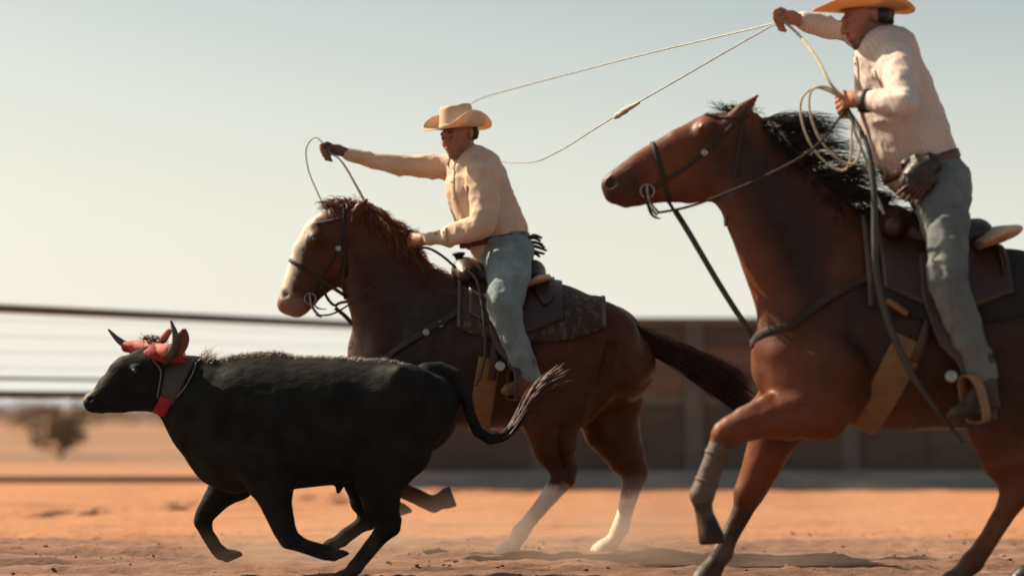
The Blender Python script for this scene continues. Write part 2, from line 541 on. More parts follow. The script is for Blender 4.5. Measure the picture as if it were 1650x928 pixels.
# ================================================================== ground
def ground_material():
    m = bpy.data.materials.new('arena_soil'); m.use_nodes = True
    N, L = m.node_tree.nodes, m.node_tree.links
    b = N['Principled BSDF']
    tc = N.new('ShaderNodeTexCoord'); sep = N.new('ShaderNodeSeparateXYZ'); L.new(tc.outputs['Object'], sep.inputs[0])
    def noise(scale, st, detail=6):
        mp = N.new('ShaderNodeMapping'); mp.inputs['Scale'].default_value = st; L.new(tc.outputs['Object'], mp.inputs[0])
        n = N.new('ShaderNodeTexNoise'); n.inputs['Scale'].default_value = scale; n.inputs['Detail'].default_value = detail
        n.inputs['Roughness'].default_value = 0.65
        L.new(mp.outputs[0], n.inputs[0]); return n.outputs['Fac']
    def rng(src, a, c, lo=0.0, hi=1.0):
        r = N.new('ShaderNodeMapRange'); r.inputs['From Min'].default_value = a; r.inputs['From Max'].default_value = c
        r.inputs['To Min'].default_value = lo; r.inputs['To Max'].default_value = hi; L.new(src, r.inputs['Value']); return r.outputs[0]
    def math_(op, x, y):
        q = N.new('ShaderNodeMath'); q.operation = op
        for i, s in enumerate((x, y)):
            if isinstance(s, (int, float)): q.inputs[i].default_value = s
            else: L.new(s, q.inputs[i])
        return q.outputs[0]
    def mix(f, A, B, mode='MIX'):
        q = N.new('ShaderNodeMix'); q.data_type = 'RGBA'; q.blend_type = mode
        if isinstance(f, (int, float)): q.inputs['Factor'].default_value = f
        else: L.new(f, q.inputs['Factor'])
        for k, s in (('A', A), ('B', B)):
            if isinstance(s, tuple): q.inputs[k].default_value = (*s, 1)
            else: L.new(s, q.inputs[k])
        return q.outputs['Result']
    # harrowed, damper strip where the animals run; paler packed earth beyond
    yy = math_('ADD', sep.outputs['Y'], rng(noise(1.2, (0.35, 1.0, 1)), 0.3, 0.7, -0.7, 0.7))
    packed = rng(yy, 0.7, 1.5)
    streak = noise(2.2, (0.22, 2.6, 1))
    A = mix(rng(streak, 0.35, 0.68), (0.125, 0.072, 0.052), (0.235, 0.135, 0.092))
    B = mix(rng(noise(0.9, (0.25, 1.6, 1)), 0.32, 0.68), (0.30, 0.145, 0.075), (0.36, 0.172, 0.09))
    damp = rng(noise(1.1, (0.35, 2.4, 1), 4), 0.56, 0.66, 0.0, 0.75)
    A = mix(damp, A, (0.075, 0.046, 0.032))
    c = mix(packed, A, B)
    # open scrubland far beyond the fence, in dull bands of brush and bare soil
    far = rng(sep.outputs['Y'], 14.0, 22.0)
    band = rng(noise(0.16, (0.12, 0.9, 1)), 0.36, 0.54)
    c = mix(math_('MULTIPLY', far, band), c, (0.15, 0.105, 0.068))
    fine = rng(noise(30, (0.5, 1, 1)), 0.3, 0.7, 0.78, 1.2)
    cc = N.new('ShaderNodeCombineColor'); [L.new(fine, cc.inputs[i]) for i in range(3)]
    c = mix(1.0, c, cc.outputs[0], 'MULTIPLY')
    L.new(c, b.inputs['Base Color']); b.inputs['Roughness'].default_value = 0.95; b.inputs['Specular IOR Level'].default_value = 0.15
    bp = N.new('ShaderNodeBump'); bp.inputs['Strength'].default_value = 0.7; bp.inputs['Distance'].default_value = 0.02
    L.new(noise(45, (0.6, 1, 1), 8), bp.inputs['Height']); L.new(bp.outputs[0], b.inputs['Normal'])
    return m

def geo_tail(a, b, n):
    return np.sign(b) * np.geomspace(abs(a), abs(b), n)
gx = np.concatenate([geo_tail(4.2, -3500, 26)[::-1], np.linspace(-4.1, 4.1, 240), geo_tail(4.2, 3500, 26)])
gy = np.concatenate([geo_tail(3.2, -300, 14)[::-1], np.linspace(-3.1, 2.4, 190), np.linspace(2.45, 14, 150), np.geomspace(14.3, 4500, 44)])
GX, GY = np.meshgrid(gx, gy, indexing='ij')
def ground_z(X, Y):
    X, Y = np.asarray(X, float), np.asarray(Y, float); O = np.zeros_like(X)
    fade = np.clip((16 - Y) / 10, 0, 1) * np.clip((12 - np.abs(X)) / 6, 0, 1) * np.clip((Y + 8) / 4, 0, 1)
    z = 0.060 * (vnoise(np.stack([X * 0.8, Y * 4.5, O], -1), 3) - 0.5)
    z = z + 0.040 * (vnoise(np.stack([X * 2.5, Y * 11.0, O], -1), 4) - 0.5)
    cl = vnoise(np.stack([X * 15, Y * 22, O], -1), 6)
    z = z + np.where(Y < 1.6, 0.022, 0.008) * (np.maximum(cl - 0.45, 0) * 1.6 - 0.2)
    return z * fade
GZ = ground_z(GX, GY)
nx, ny = GX.shape
ii = (np.arange(nx - 1)[:, None] * ny + np.arange(ny - 1)[None]).reshape(-1)
GQ = np.stack([ii, ii + ny, ii + ny + 1, ii + 1], 1)
ground = mk('ground', np.stack([GX, GY, GZ], -1).reshape(-1, 3), GQ, ground_material())
tag(ground, kind='structure')

# loose clods kicked up by hooves
m_clod = mat('clod_soil', (0.17, 0.098, 0.068), 0.95, 0.35, 9, spec=0.1)
ico = np.array([(0, 0, 1), (0.89, 0, 0.45), (0.28, 0.85, 0.45), (-0.72, 0.53, 0.45), (-0.72, -0.53, 0.45), (0.28, -0.85, 0.45),
                (0.72, 0.53, -0.45), (-0.28, 0.85, -0.45), (-0.89, 0, -0.45), (-0.28, -0.85, -0.45), (0.72, -0.53, -0.45), (0, 0, -1)])
icf = np.array([(0, 1, 2), (0, 2, 3), (0, 3, 4), (0, 4, 5), (0, 5, 1), (1, 6, 2), (2, 7, 3), (3, 8, 4), (4, 9, 5), (5, 10, 1),
                (6, 7, 2), (7, 8, 3), (8, 9, 4), (9, 10, 5), (10, 6, 1), (11, 7, 6), (11, 8, 7), (11, 9, 8), (11, 10, 9), (11, 6, 10)])
def clods(n, x0, x1, y0, y1, s0, s1):
    c = np.stack([RNG.uniform(x0, x1, n), RNG.uniform(y0, y1, n)], 1)
    s = s0 * (s1 / s0) ** (RNG.random(n) ** 2.2)
    z = ground_z(c[:, 0], c[:, 1]) + s * 0.25
    jit = 1 + 0.45 * (RNG.random((n, 12, 1)) - 0.5)
    sc = s[:, None, None] * np.stack([RNG.uniform(.8, 1.5, n), RNG.uniform(.7, 1.2, n), RNG.uniform(.5, .8, n)], 1)[:, None]
    V = ico[None] * jit * sc + np.concatenate([c, z[:, None]], 1)[:, None]
    Fq = (icf[None] + (np.arange(n) * 12)[:, None, None]).reshape(-1, 3)
    return V.reshape(-1, 3), Fq
V, Fq = clods(2200, -4.2, 4.2, -2.6, 2.4, 0.0025, 0.013)
tag(mk('soil_clods', V, Fq, m_clod, smooth=False), 'loose brown clods strewn over the harrowed arena soil', 'soil', kind='stuff')

# ================================================================== arena fences
m_pipe = mat('weathered_pipe', (0.10, 0.082, 0.072), 0.55, 0.3, 5, (1, 1, 1), 0.2, 60, metal=0.3)
m_cable = mat('steel_cable', (0.30, 0.29, 0.27), 0.5, 0.2, 5, metal=0.6)
m_kerb = mat('grey_painted_beam', (0.19, 0.21, 0.205), 0.6, 0.3, 3, (0.4, 1, 3), 0.3, 30)
m_sheet = mat('dark_sheet', (0.046, 0.043, 0.035), 0.6, 0.35, 2.5, (1, 1, 2), 0.3, 14)
m_post = mat('grey_post', (0.075, 0.08, 0.074), 0.6, 0.3, 4, (1, 1, 1), 0.2, 30)
m_board = mat('grey_board', (0.12, 0.11, 0.095), 0.8, 0.3, 3, (0.5, 1, 8), 0.5, 20, (0.4, 1, 6))
m_boardd = mat('dark_board', (0.06, 0.054, 0.046), 0.8, 0.3, 3, (0.5, 1, 8), 0.5, 20, (0.4, 1, 6))
m_boardp = mat('dusty_red_board', (0.125, 0.08, 0.064), 0.8, 0.3, 3, (0.5, 1, 8), 0.5, 20, (0.4, 1, 6))

# solid barrier on the right
WY = 10.1
x_at = lambda px: P(px, 0, WY)[0]
z_at = lambda py: P(0, py, WY)[2]
wall = empty('arena_barrier', (x_at(620), WY, 0), 'long dark board and sheet-metal barrier behind the two horses', 'barrier')
post_px = [622, 868, 1118, 1370, 1625, 1880, 2140, 2400]
for px in post_px:
    c = (x_at(px), WY, z_at(513) / 2 - 0.02)
    mk('post', *box_geo(c, (M(30, WY), 0.11, z_at(517))), m_post, wall, smooth=False, bevel=0.008)
def hboard(name, a, b, y0, y1, mt, th=0.03, dy=0.0):
    xa, xb = x_at(a), x_at(b)
    mk(name, *box_geo(((xa + xb) / 2, WY + dy, (z_at(y0) + z_at(y1)) / 2), (xb - xa, th, z_at(y0) - z_at(y1))), mt, wall, smooth=False, bevel=0.004)
hboard('top_rail', 606, 2415, 512, 523, m_board, 0.12, 0.004)
for a, b in zip(post_px[:-1], post_px[1:]):
    j = lambda: random.uniform(-0.006, 0.006)
    hboard('board', a + 13, b - 13, 522, 558, m_boardd, dy=j())
    hboard('board', a + 13, b - 13, 557, 594, m_boardp, dy=.034 + j())
    hboard('board', a + 13, b - 13, 593, 633, m_boardp, dy=j())
    hboard('middle_rail', a + 13, b - 13, 632, 656, m_board, 0.06, .036)
    for q in range(2):
        w = (b - a - 30) / 2
        hboard('sheet_panel', a + 13 + q * w - 1, a + 13 + (q + 1) * w + 4, 653, 762, m_sheet, 0.012, random.uniform(-0.014, -0.006) - .02 * q)
hboard('base_beam', 604, 2420, 758, 790, m_kerb, 0.16, -0.06)

# pipe-and-cable fence on the left, running away towards the barrier
def fpt(px, z):
    """a point of the fence line (straight in plan) above the photo column px"""
    h = 163 - 26 * px / 560.0
    d = FPX * 0.823 / h
    return np.array([(px - 825) * d / FPX, d - CAM_D, z])
fa, fb = fpt(-900, 0), fpt(604, 0)
fl = lambda t, z: np.array([fa[0] + (fb[0] - fa[0]) * t, fa[1] + (fb[1] - fa[1]) * t, z])
fence = empty('cable_fence', tuple(fa), 'pipe and cable arena fence above and behind the black steer', 'fence')
def pipe(name, a, b, r, m, par, seg=12):
    V, Fc = tube_geo(np.array([a, (a + b) / 2, b]), r, seg); return mk(name, V, Fc, m, par)
ft = lambda px: (fpt(px, 0)[0] - fa[0]) / (fb[0] - fa[0])
for px in (-900, -480, -60, 588):
    pipe('post', fl(ft(px), -0.05), fl(ft(px), 1.60), 0.045, m_pipe, fence)
pipe('top_rail', fl(0, 1.603), fl(1, 1.603), 0.038, m_pipe, fence)
pipe('cross_rail', fl(0, 1.035), fl(1, 1.035), 0.014, m_pipe, fence)
pipe('lower_rail', fl(0, 0.905), fl(1, 0.905), 0.032, m_pipe, fence)
for z in (1.53, 1.40, 1.27, 1.14):
    pts = np.array([fl(t, z - 0.02 * math.sin(math.pi * ((t * 3) % 1.0))) for t in np.linspace(0, 1, 40)])
    V, Fc = tube_geo(pts, 0.0022, 6); mk('cable', V, Fc, m_cable, fence)
kerb = empty('ground_rail', (x_at(-700), WY, 0), 'low grey pipe rail just above the ground left of the barrier', 'rail')
zr = z_at(772)
pipe('pipe', np.array([x_at(-700), WY - 0.02, zr]), np.array([x_at(603), WY - 0.02, zr]), 0.034, m_pipe, kerb)
for px in (-660, -60, 400, 585):
    pipe('stub_post', np.array([x_at(px), WY - 0.02, -0.05]), np.array([x_at(px), WY - 0.02, zr - 0.02]), 0.03, m_pipe, kerb)

# scrub bushes beyond the fence
m_leaf = [mat('olive_scrub', (0.21, 0.15, 0.092), 0.9, 0.5, 8), mat('tan_scrub', (0.14, 0.09, 0.045), 0.9, 0.5, 8), mat('grey_scrub', (0.085, 0.072, 0.05), 0.9, 0.5, 8)]
m_twig = mat('twig_bark', (0.10, 0.07, 0.05), 0.9, 0.3, 9)
def bush(px, py_base, h, wd, kind, label, nleaf=700):
    d = FPX * CAM_H / (py_base - HOR); y = d - CAM_D
    base = np.array([(px - 825) * d / FPX, y, 0.0])
    root = empty('scrub_bush', tuple(base), label, 'bush', 'scrub bushes beyond the fence')
    geos = []
    tips = []
    for k in range(9):
        a = random.uniform(0, 6.28); s = random.uniform(0.25, 0.95)
        tip = base + np.array([math.cos(a) * wd * 0.5 * s, math.sin(a) * wd * 0.5 * s, h * random.uniform(0.6, 0.95)])
        mid = base * 0.5 + tip * 0.5 + np.array([0, 0, -0.06 * h])
        geos.append(tube_geo(spline([base, mid, tip], 3), np.linspace(0.02, 0.005, 7) * (h / 0.9), 5)); tips.append((mid, tip))
    mk('stem', *join(geos), m_twig, root)
    cl = [(mid * (1 - t) + tip * t) for mid, tip in tips for t in (0.2, 0.6, 1.0)]
    cl = np.array(cl)[RNG.integers(0, len(cl), nleaf)] + RNG.normal(0, 0.13, (nleaf, 3)) * np.array([wd, wd, h * 0.8])
    cl[:, 2] = np.maximum(cl[:, 2], 0.03)
    u = RNG.normal(0, 1, (nleaf, 3)); u /= np.linalg.norm(u, axis=1, keepdims=True)
    w = np.cross(u, RNG.normal(0, 1, (nleaf, 3))); w /= np.linalg.norm(w, axis=1, keepdims=True)
    s = (RNG.uniform(0.02, 0.05, nleaf) * (h / 0.8))[:, None]
    V = np.stack([cl - u * s * 1.8, cl + w * s, cl + u * s * 1.8, cl - w * s], 1).reshape(-1, 3)
    fo = mk('foliage', V, (np.arange(nleaf)[:, None] * 4 + np.arange(4)[None]), m_leaf[kind], root, smooth=False)
    fo['kind'] = 'stuff'
bush(98, 738, 0.85, 0.95, 0, 'lone olive bush left of the steer\'s muzzle', 650)
far = [(20, 690, 'tan brush clump at the far left edge of the scrubland', 1), (62, 684, 'low tan brush directly behind the lone olive bush', 1),
       (150, 686, 'tan brush clump under the steer\'s muzzle in the distance', 1), (-30, 682, 'grey brush clump just outside the left frame edge', 2),
       (215, 683, 'distant tan brush below the steer\'s jaw', 1), (118, 681, 'small grey brush between the steer\'s muzzle and the lone bush', 2),
       (275, 688, 'distant brush hidden behind the steer\'s neck', 2)]
for px, py, lb, kd in far:
    d = FPX * CAM_H / (py - HOR)
    bush(px, py, random.uniform(30, 40) * d / FPX, random.uniform(90, 130) * d / FPX, kd, lb, 500)
# ================================================================== animals
BAY1, BAY2 = (0.056, 0.0175, 0.0085), (0.118, 0.033, 0.012)
m_coat = mat('horse_coat', (0, 0, 0), 0.48, 0.3, 5, bump=0.22, bscale=150, bstretch=(0.3, 1, 1), attr=True, spec=0.2, sheen=0.12)
m_hide = mat('steer_hide', (0, 0, 0), 0.8, 0.3, 9, bump=0.35, bscale=110, bstretch=(0.35, 1, 1), attr=True, spec=0.06, sheen=0.03)
m_eye = mat('animal_eye', (0.012, 0.008, 0.006), 0.12, 0.1, 9, spec=0.6)
m_mane_r = mat('red_brown_hair', (0.15, 0.042, 0.02), 0.5, 0.45, 12, spec=0.35)
m_mane_b = mat('black_hair', (0.014, 0.011, 0.010), 0.45, 0.4, 12, spec=0.35)
m_tail1 = mat('dark_bay_hair', (0.032, 0.014, 0.009), 0.5, 0.5, 12, spec=0.3)
m_horn = mat('horn', (0.05, 0.042, 0.034), 0.4, 0.4, 14, (1, 1, 1), 0.1, 50)
m_tuft = mat('tail_tuft_hair', (0.065, 0.028, 0.017), 0.6, 0.5, 20)

def leg(S, pts, y, k=0.03):
    S.px([(a, b, y + dy, r, w) for a, b, dy, r, w in pts], k)

def hoof(S, a, b, y, r0, r1):
    """a flared hoof: from pastern end a to sole b (photo points)"""
    A, B = P(*a, y), P(*b, y); d = norm(B - A); R0, R1_ = M(r0, y), M(r1, y)
    S.chain([(A, R0, 1.0), (B, R1_, 1.0), (B + d * R1_ * .5, R1_ * 1.04, 1.0)], 0.006)
    n = norm(d * .55 + np.array([0, 0, -1.0])) if d[2] < -.2 else d
    S.cut(B + d * R1_ * .55, n, R1_ * 2.2)

# ------------------------------------------------------------------ horse 1 (behind the steer)
Y1 = 0.0
S = Sculpt(0.0115)
S.px([(652, 578, Y1, 92, .72), (720, 574, Y1, 115, .72), (800, 575, Y1, 118, .78), (880, 571, Y1, 111, .82), (945, 575, Y1, 93, .92), (992, 590, Y1, 64, 1.15)], .05)
S.px([(625, 590, Y1 - .1, 45, 1), (635, 640, Y1 - .12, 45, .9)], .05); S.px([(625, 590, Y1 + .1, 45, 1), (635, 640, Y1 + .12, 45, .9)], .05)
S.px([(690, 480, Y1, 40, .6), (740, 478, Y1, 34, .6)], .05)                       # withers
S.px([(672, 545, Y1, 96, .60), (640, 482, Y1, 74, .50), (605, 425, Y1, 58, .48), (575, 378, Y1, 46, .50)], .05)   # neck
S.px([(664, 462, Y1, 26, .55), (628, 395, Y1, 26, .5), (586, 352, Y1, 26, .5)], .03)                            # crest
HY = Y1 - .03
S.px([(552, 365, HY, 37, .62), (527, 386, HY, 42, .55), (507, 410, HY, 37, .52), (490, 443, HY, 29, .55), (478, 470, HY, 26, .66), (471, 484, HY, 22, .75)], .02)
S.px([(540, 415, HY, 43, .46), (520, 440, HY, 32, .48), (499, 470, HY, 21, .55), (484, 489, HY, 18, .7)], .02)
S.px([(462, 490, HY, 15, 1.1), (478, 495, HY, 14, 1.2)], .02)
for s in (-1, 1):
    S.px([(509, 386, HY + s * .058, 12, 1.0)], .03); S.px([(503, 382, HY + s * .078, 3, 1), (511, 379, HY + s * .082, 3, 1), (518, 383, HY + s * .080, 3, 1)], .01)      # brow
    S.px([(459, 474, HY + s * .050, 6, .9)], .010, 'sub')                                # nostril
    S.px([(510, 405, HY + s * .105, 5, 1), (480, 450, HY + s * .09, 4, 1)], .02, 'sub')
    S.px([(572, 352, HY + s * .05, 12, .7), (582, 336, HY + s * .065, 11, .5), (591, 322, HY + s * .07, 3, .6)], .012)   # ear, swept back
S.px([(458, 497, HY - .09, 2.5, 1), (488, 488, HY - .09, 2.5, 1)], .006, 'sub')
# fore legs
leg(S, [(655, 600, .00, 66, .62), (668, 662, -.02, 50, .72), (655, 715, -.02, 34, .85), (634, 752, -.02, 24, .95), (622, 772, -.02, 20, .95), (640, 786, -.02, 14, .9), (688, 808, -.02, 12, .9), (699, 812, -.02, 14, .9), (708, 808, -.02, 11, 1)], Y1 - .15)
hoof(S, (706, 808), (722, 802), Y1 - .17, 13, 17)
leg(S, [(650, 605, .00, 64, .62), (650, 662, .02, 48, .72), (628, 710, .02, 32, .85), (600, 745, .02, 23, .95), (588, 762, .02, 20, .95), (600, 780, .02, 13, .9), (624, 806, .02, 12, .9), (632, 814, .02, 13, .9)], Y1 + .15)
hoof(S, (634, 815), (644, 824), Y1 + .17, 12, 16)
# hind legs
leg(S, [(955, 560, .0, 78, .58), (912, 628, -.01, 66, .60), (886, 668, -.01, 50, .68), (893, 718, -.01, 36, .72), (905, 752, -.01, 23, .75), (908, 768, -.01, 20, .8), (893, 790, -.01, 15, .85), (852, 840, -.01, 13, .9), (840, 856, -.01, 15, .95), (828, 876, -.01, 12, 1)], Y1 - .14)
S.px([(922, 758, Y1 - .15, 8, .9), (914, 770, Y1 - .15, 13, .8)], .02)
hoof(S, (826, 878), (817, 889), Y1 - .15, 14, 18)
leg(S, [(965, 565, .0, 78, .58), (975, 640, .01, 62, .62), (985, 690, .01, 46, .7), (1008, 735, .01, 31, .72), (1022, 760, .01, 22, .75), (1020, 778, .01, 17, .8), (1006, 828, .01, 13, .9), (1000, 850, .01, 15, .95), (988, 872, .01, 12, 1)], Y1 + .14)
S.px([(1036, 752, Y1 + .15, 8, .9), (1028, 768, Y1 + .15, 12, .8)], .02)
hoof(S, (986, 874), (976, 885), Y1 + .15, 14, 18)

for s in (-1, 1):
    q = lambda x, y, o, r, w=1: (x, y, Y1 + s * o, r, w)
    S.px([q(715, 500, .285, 9), q(705, 560, .30, 10), q(690, 640, .29, 9)], .045, 'sub')       # behind the shoulder
    S.px([q(668, 470, .19, 8), q(640, 540, .25, 7), q(616, 590, .27, 6)], .04, 'sub')          # in front of the shoulder
    S.px([q(570, 455, .115, 6), q(600, 510, .15, 7), q(615, 560, .18, 7)], .03, 'sub')          # jugular groove
    S.px([q(690, 620, .225, 34, .8), q(680, 655, .21, 30, .8)], .03)                            # triceps
    S.px([q(905, 560, .335, 8), q(880, 620, .30, 10), q(862, 655, .27, 9)], .045, 'sub')         # flank
    S.px([q(570, 440, .05, 20), q(598, 505, .072, 28), q(622, 560, .09, 34)], .07)
    S.px([q(905, 690, .235, 4), q(902, 725, .215, 3.5), q(908, 750, .19, 3)], .025, 'sub')
    S.px([q(985, 560, .27, 10), q(968, 640, .25, 9), q(950, 690, .22, 7)], .04, 'sub')          # hamstring line
    S.px([q(560, 392, .105, 6), q(556, 440, .095, 6), q(530, 462, .075, 5)], .02, 'sub')          # rim of the cheek
V, Q = S.build(4)
V = V + vnormals(V, Q) * (  .009 * (vnoise(V * 7, 91) - .5) + .004 * (vnoise(V * 19, 92) - .5))[:, None]
C = np.tile(np.array(BAY1), (len(V), 1))
pp = lambda *a: [(P(x, y, d), M(r, d)) for x, y, d, r in a]
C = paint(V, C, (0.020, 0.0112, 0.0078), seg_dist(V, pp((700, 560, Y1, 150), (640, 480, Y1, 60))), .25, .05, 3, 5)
C = paint(V, C, (0.018, 0.0072, 0.005), seg_dist(V, pp((905, 745, Y1, 60), (870, 790, Y1, 60))), .2)
wht = (0.70, 0.58, 0.47)
for pts in (((905, 782, Y1 - .15, 10), (850, 840, Y1 - .15, 45), (820, 890, Y1 - .15, 45)), ((1018, 800, Y1 + .15, 14), (1000, 850, Y1 + .15, 45), (976, 885, Y1 + .15, 45))):
    C = paint(V, C, wht, seg_dist(V, pp(*pts)), .035, .01)
C = paint(V, C, (0.05, 0.03, 0.022), seg_dist(V, pp((708, 808, Y1 - .15, 20), (725, 800, Y1 - .15, 30))), .03)
# wide white blaze down the front of the face, pink muzzle
C = paint(V, C, (0.62, 0.53, 0.42), seg_dist(V, pp((515, 350, HY, 9), (492, 368, HY, 19), (474, 405, HY, 21), (463, 437, HY, 21), (452, 470, HY, 26))), .02, .008)
C = paint(V, C, (0.20, 0.105, 0.07), seg_dist(V, pp((452, 488, HY, 24), (475, 500, HY, 26))), .05, .015)
C = paint(V, C, (0.03, 0.015, 0.012), seg_dist(V, pp((459, 474, HY - .05, 5), (460, 476, HY - .05, 5))), .012)
C = paint(V, C, (0.03, 0.015, 0.012), seg_dist(V, pp((459, 474, HY + .05, 5), (460, 476, HY + .05, 5))), .012)
horse1 = empty('horse', tuple(P(800, 894, Y1)), 'dark bay horse with white blaze and white hind stockings, galloping behind the steer', 'horse', 'galloping horses')
mk('body', V, Q, m_coat, horse1, col=C)
BV1 = bvh_of(V, Q)
def eyeball(par, c, r):
    a = np.linspace(0, math.pi, 9); b = np.linspace(0, 2 * math.pi, 13)[:-1]
    G = np.array([[c + r * np.array([math.sin(i) * math.cos(j), math.sin(i) * math.sin(j), math.cos(i)]) for j in b] for i in a])
    mk('eye', *grid_geo(G, True), m_eye, par)
for s in (-1, 1):
    h = BV1.ray_cast(Vector(P(509, 388, HY) + np.array([0, s * 1.0, 0])), Vector((0, -s, 0)))
    eyeball(horse1, np.array(h[0]) + np.array([0, -s * .011, 0]), .016)

def hair_line(root, tip, bend, n=9, wob=0.01):
    t = np.linspace(0, 1, n)[:, None]
    mid = (root + tip) / 2 + bend
    L = (1 - t) ** 2 * root + 2 * t * (1 - t) * mid + t ** 2 * tip
    return L + (np.sin(t * random.uniform(3, 8) + random.uniform(0, 6)) * t) * RNG.normal(0, wob, 3)

# mane + forelock, horse 1
ln = []
crest = spline([P(552, 332, Y1), P(590, 338, Y1), P(622, 362, Y1), (P(652, 398, Y1)), P(678, 438, Y1)], 40)
for i in range(2400):
    q = crest[random.randrange(len(crest))] + RNG.normal(0, .008, 3) + np.array([0, random.uniform(-.03, .04), -.012])
    side = random.random()
    if side < .5:   # lifted by the wind, streaming back
        lf = vnoise(np.array([q[0] * 22, q[2] * 22, 1.5]), 5)
        tip = q + np.array([.05 + .13 * lf * random.uniform(.6, 1.1), random.uniform(-.04, .06), -.05 + .06 * lf + random.uniform(-.02, .02)])
    else:            # lying down the far side / over the crest
        tip = q + np.array([random.uniform(.02, .10), random.choice((-1, 1, 1)) * random.uniform(.06, .11), random.uniform(-.16, -.05)])
    ln.append(hair_line(q, tip, np.array([.02, .0, .025]), 7))
for i in range(700):
    q = P(random.uniform(535, 575), 334, Y1) + RNG.normal(0, .012, 3) + np.array([0, random.uniform(-.05, .04), 0])
    tip = q + np.array([random.uniform(-.10, .07), random.uniform(-.07, .04), random.uniform(-.035, .03)])
    ln.append(hair_line(q, tip, np.array([0, 0, .03]), 7))
strands('mane', ln, .0024, m_mane_r, horse1)
ln = []
for i in range(2400):
    a = random.uniform(-1, 1); b = random.uniform(-1, 1)
    q = P(1018 + 6 * a, 540 + 16 * b, Y1) + np.array([0, random.uniform(-.05, .05), 0])
    L_ = random.uniform(.65, 1.0)
    tip = P(1020 + (190 + 12 * a) * L_, 548 + 95 * L_ ** 1.1 + 34 * b * L_, Y1 - .02) + np.array([0, random.uniform(-.10, .10), 0])
    ln.append(hair_line(q, tip, np.array([.02, random.uniform(-.03, .03), .045 + .02 * b]), 12, .014))
strands('tail', ln, .0028, m_tail1, horse1)

# ------------------------------------------------------------------ horse 2 (near, right)
Y2 = -2.27
S = Sculpt(0.0105)
S.px([(1305, 580, Y2, 95, .78), (1385, 548, Y2, 138, .70), (1465, 545, Y2, 150, .74), (1545, 546, Y2, 146, .78), (1620, 542, Y2, 134, .86), (1690, 546, Y2, 112, .95), (1738, 566, Y2, 78, 1.2)], .05)
S.px([(1275, 570, Y2 - .11, 54, 1), (1285, 630, Y2 - .13, 52, .9)], .05); S.px([(1275, 570, Y2 + .11, 54, 1), (1285, 630, Y2 + .13, 52, .9)], .05)
S.px([(1262, 540, Y2 - .07, 38, .9), (1250, 600, Y2 - .08, 36, .9)], .03); S.px([(1262, 540, Y2 + .07, 38, .9), (1250, 600, Y2 + .08, 36, .9)], .03)   # breast muscles
S.px([(1398, 415, Y2, 52, .6), (1470, 428, Y2, 45, .6)], .05)
S.px([(1345, 480, Y2, 126, .60), (1300, 408, Y2, 98, .52), (1248, 338, Y2, 76, .48), (1208, 272, Y2, 62, .50)], .05)
S.px([(1372, 392, Y2, 36, .55), (1298, 312, Y2, 32, .5), (1240, 240, Y2, 32, .5), (1205, 210, Y2, 30, .55)], .03)
S.px([(1185, 222, Y2, 44, .66), (1150, 232, Y2, 50, .60), (1105, 250, Y2, 46, .54), (1058, 270, Y2, 38, .52), (1018, 290, Y2, 33, .62), (1001, 300, Y2, 30, .72)], .02)
S.px([(1142, 272, Y2, 57, .44), (1110, 285, Y2, 44, .46), (1060, 298, Y2, 30, .50), (1026, 310, Y2, 24, .66), (1010, 318, Y2, 18, .8)], .02)
S.px([(984, 300, Y2, 15, 1.4), (988, 314, Y2, 14, 1.5)], .02)
for s in (-1, 1):
    S.px([(1137, 209, Y2 + s * .066, 15, 1.0)], .03); S.px([(1127, 207, Y2 + s * .092, 3.5, 1), (1137, 201, Y2 + s * .097, 3.5, 1), (1148, 205, Y2 + s * .094, 3.5, 1)], .01)
    S.px([(984, 294, Y2 + s * .052, 8, .9)], .010, 'sub')
    S.px([(1110, 228, Y2 + s * .115, 6, 1), (1050, 266, Y2 + s * .095, 5, 1)], .02, 'sub')
    S.px([(1176, 200, Y2 + s * .05, 14, .8), (1196, 180, Y2 + s * .065, 14, .5), (1221, 154, Y2 + s * .06, 3, .6)], .012)
S.px([(982, 319, Y2 - .1, 3, 1), (1022, 312, Y2 - .1, 3, 1)], .006, 'sub')
# fore legs: near one lifted, far one reaching down
leg(S, [(1330, 600, .0, 84, .60), (1318, 650, -.02, 62, .72), (1272, 668, -.03, 42, .85), (1222, 678, -.03, 29, .92), (1178, 692, -.03, 23, .95), (1166, 702, -.03, 21, .95), (1157, 726, -.03, 16, .9), (1138, 778, -.03, 15, .9), (1130, 798, -.03, 18, .92), (1135, 828, -.03, 14, 1)], Y2 - .16)
hoof(S, (1137, 834), (1146, 864), Y2 - .19, 16, 21)
leg(S, [(1320, 610, .0, 80, .60), (1270, 660, .02, 56, .72), (1243, 712, .02, 38, .82), (1220, 765, .02, 28, .9), (1207, 795, .02, 24, .95), (1198, 820, .02, 17, .9), (1172, 872, .02, 15, .9), (1164, 890, .02, 18, .92), (1150, 912, .02, 14, 1)], Y2 + .16)
hoof(S, (1149, 914), (1140, 928), Y2 + .18, 17, 22)
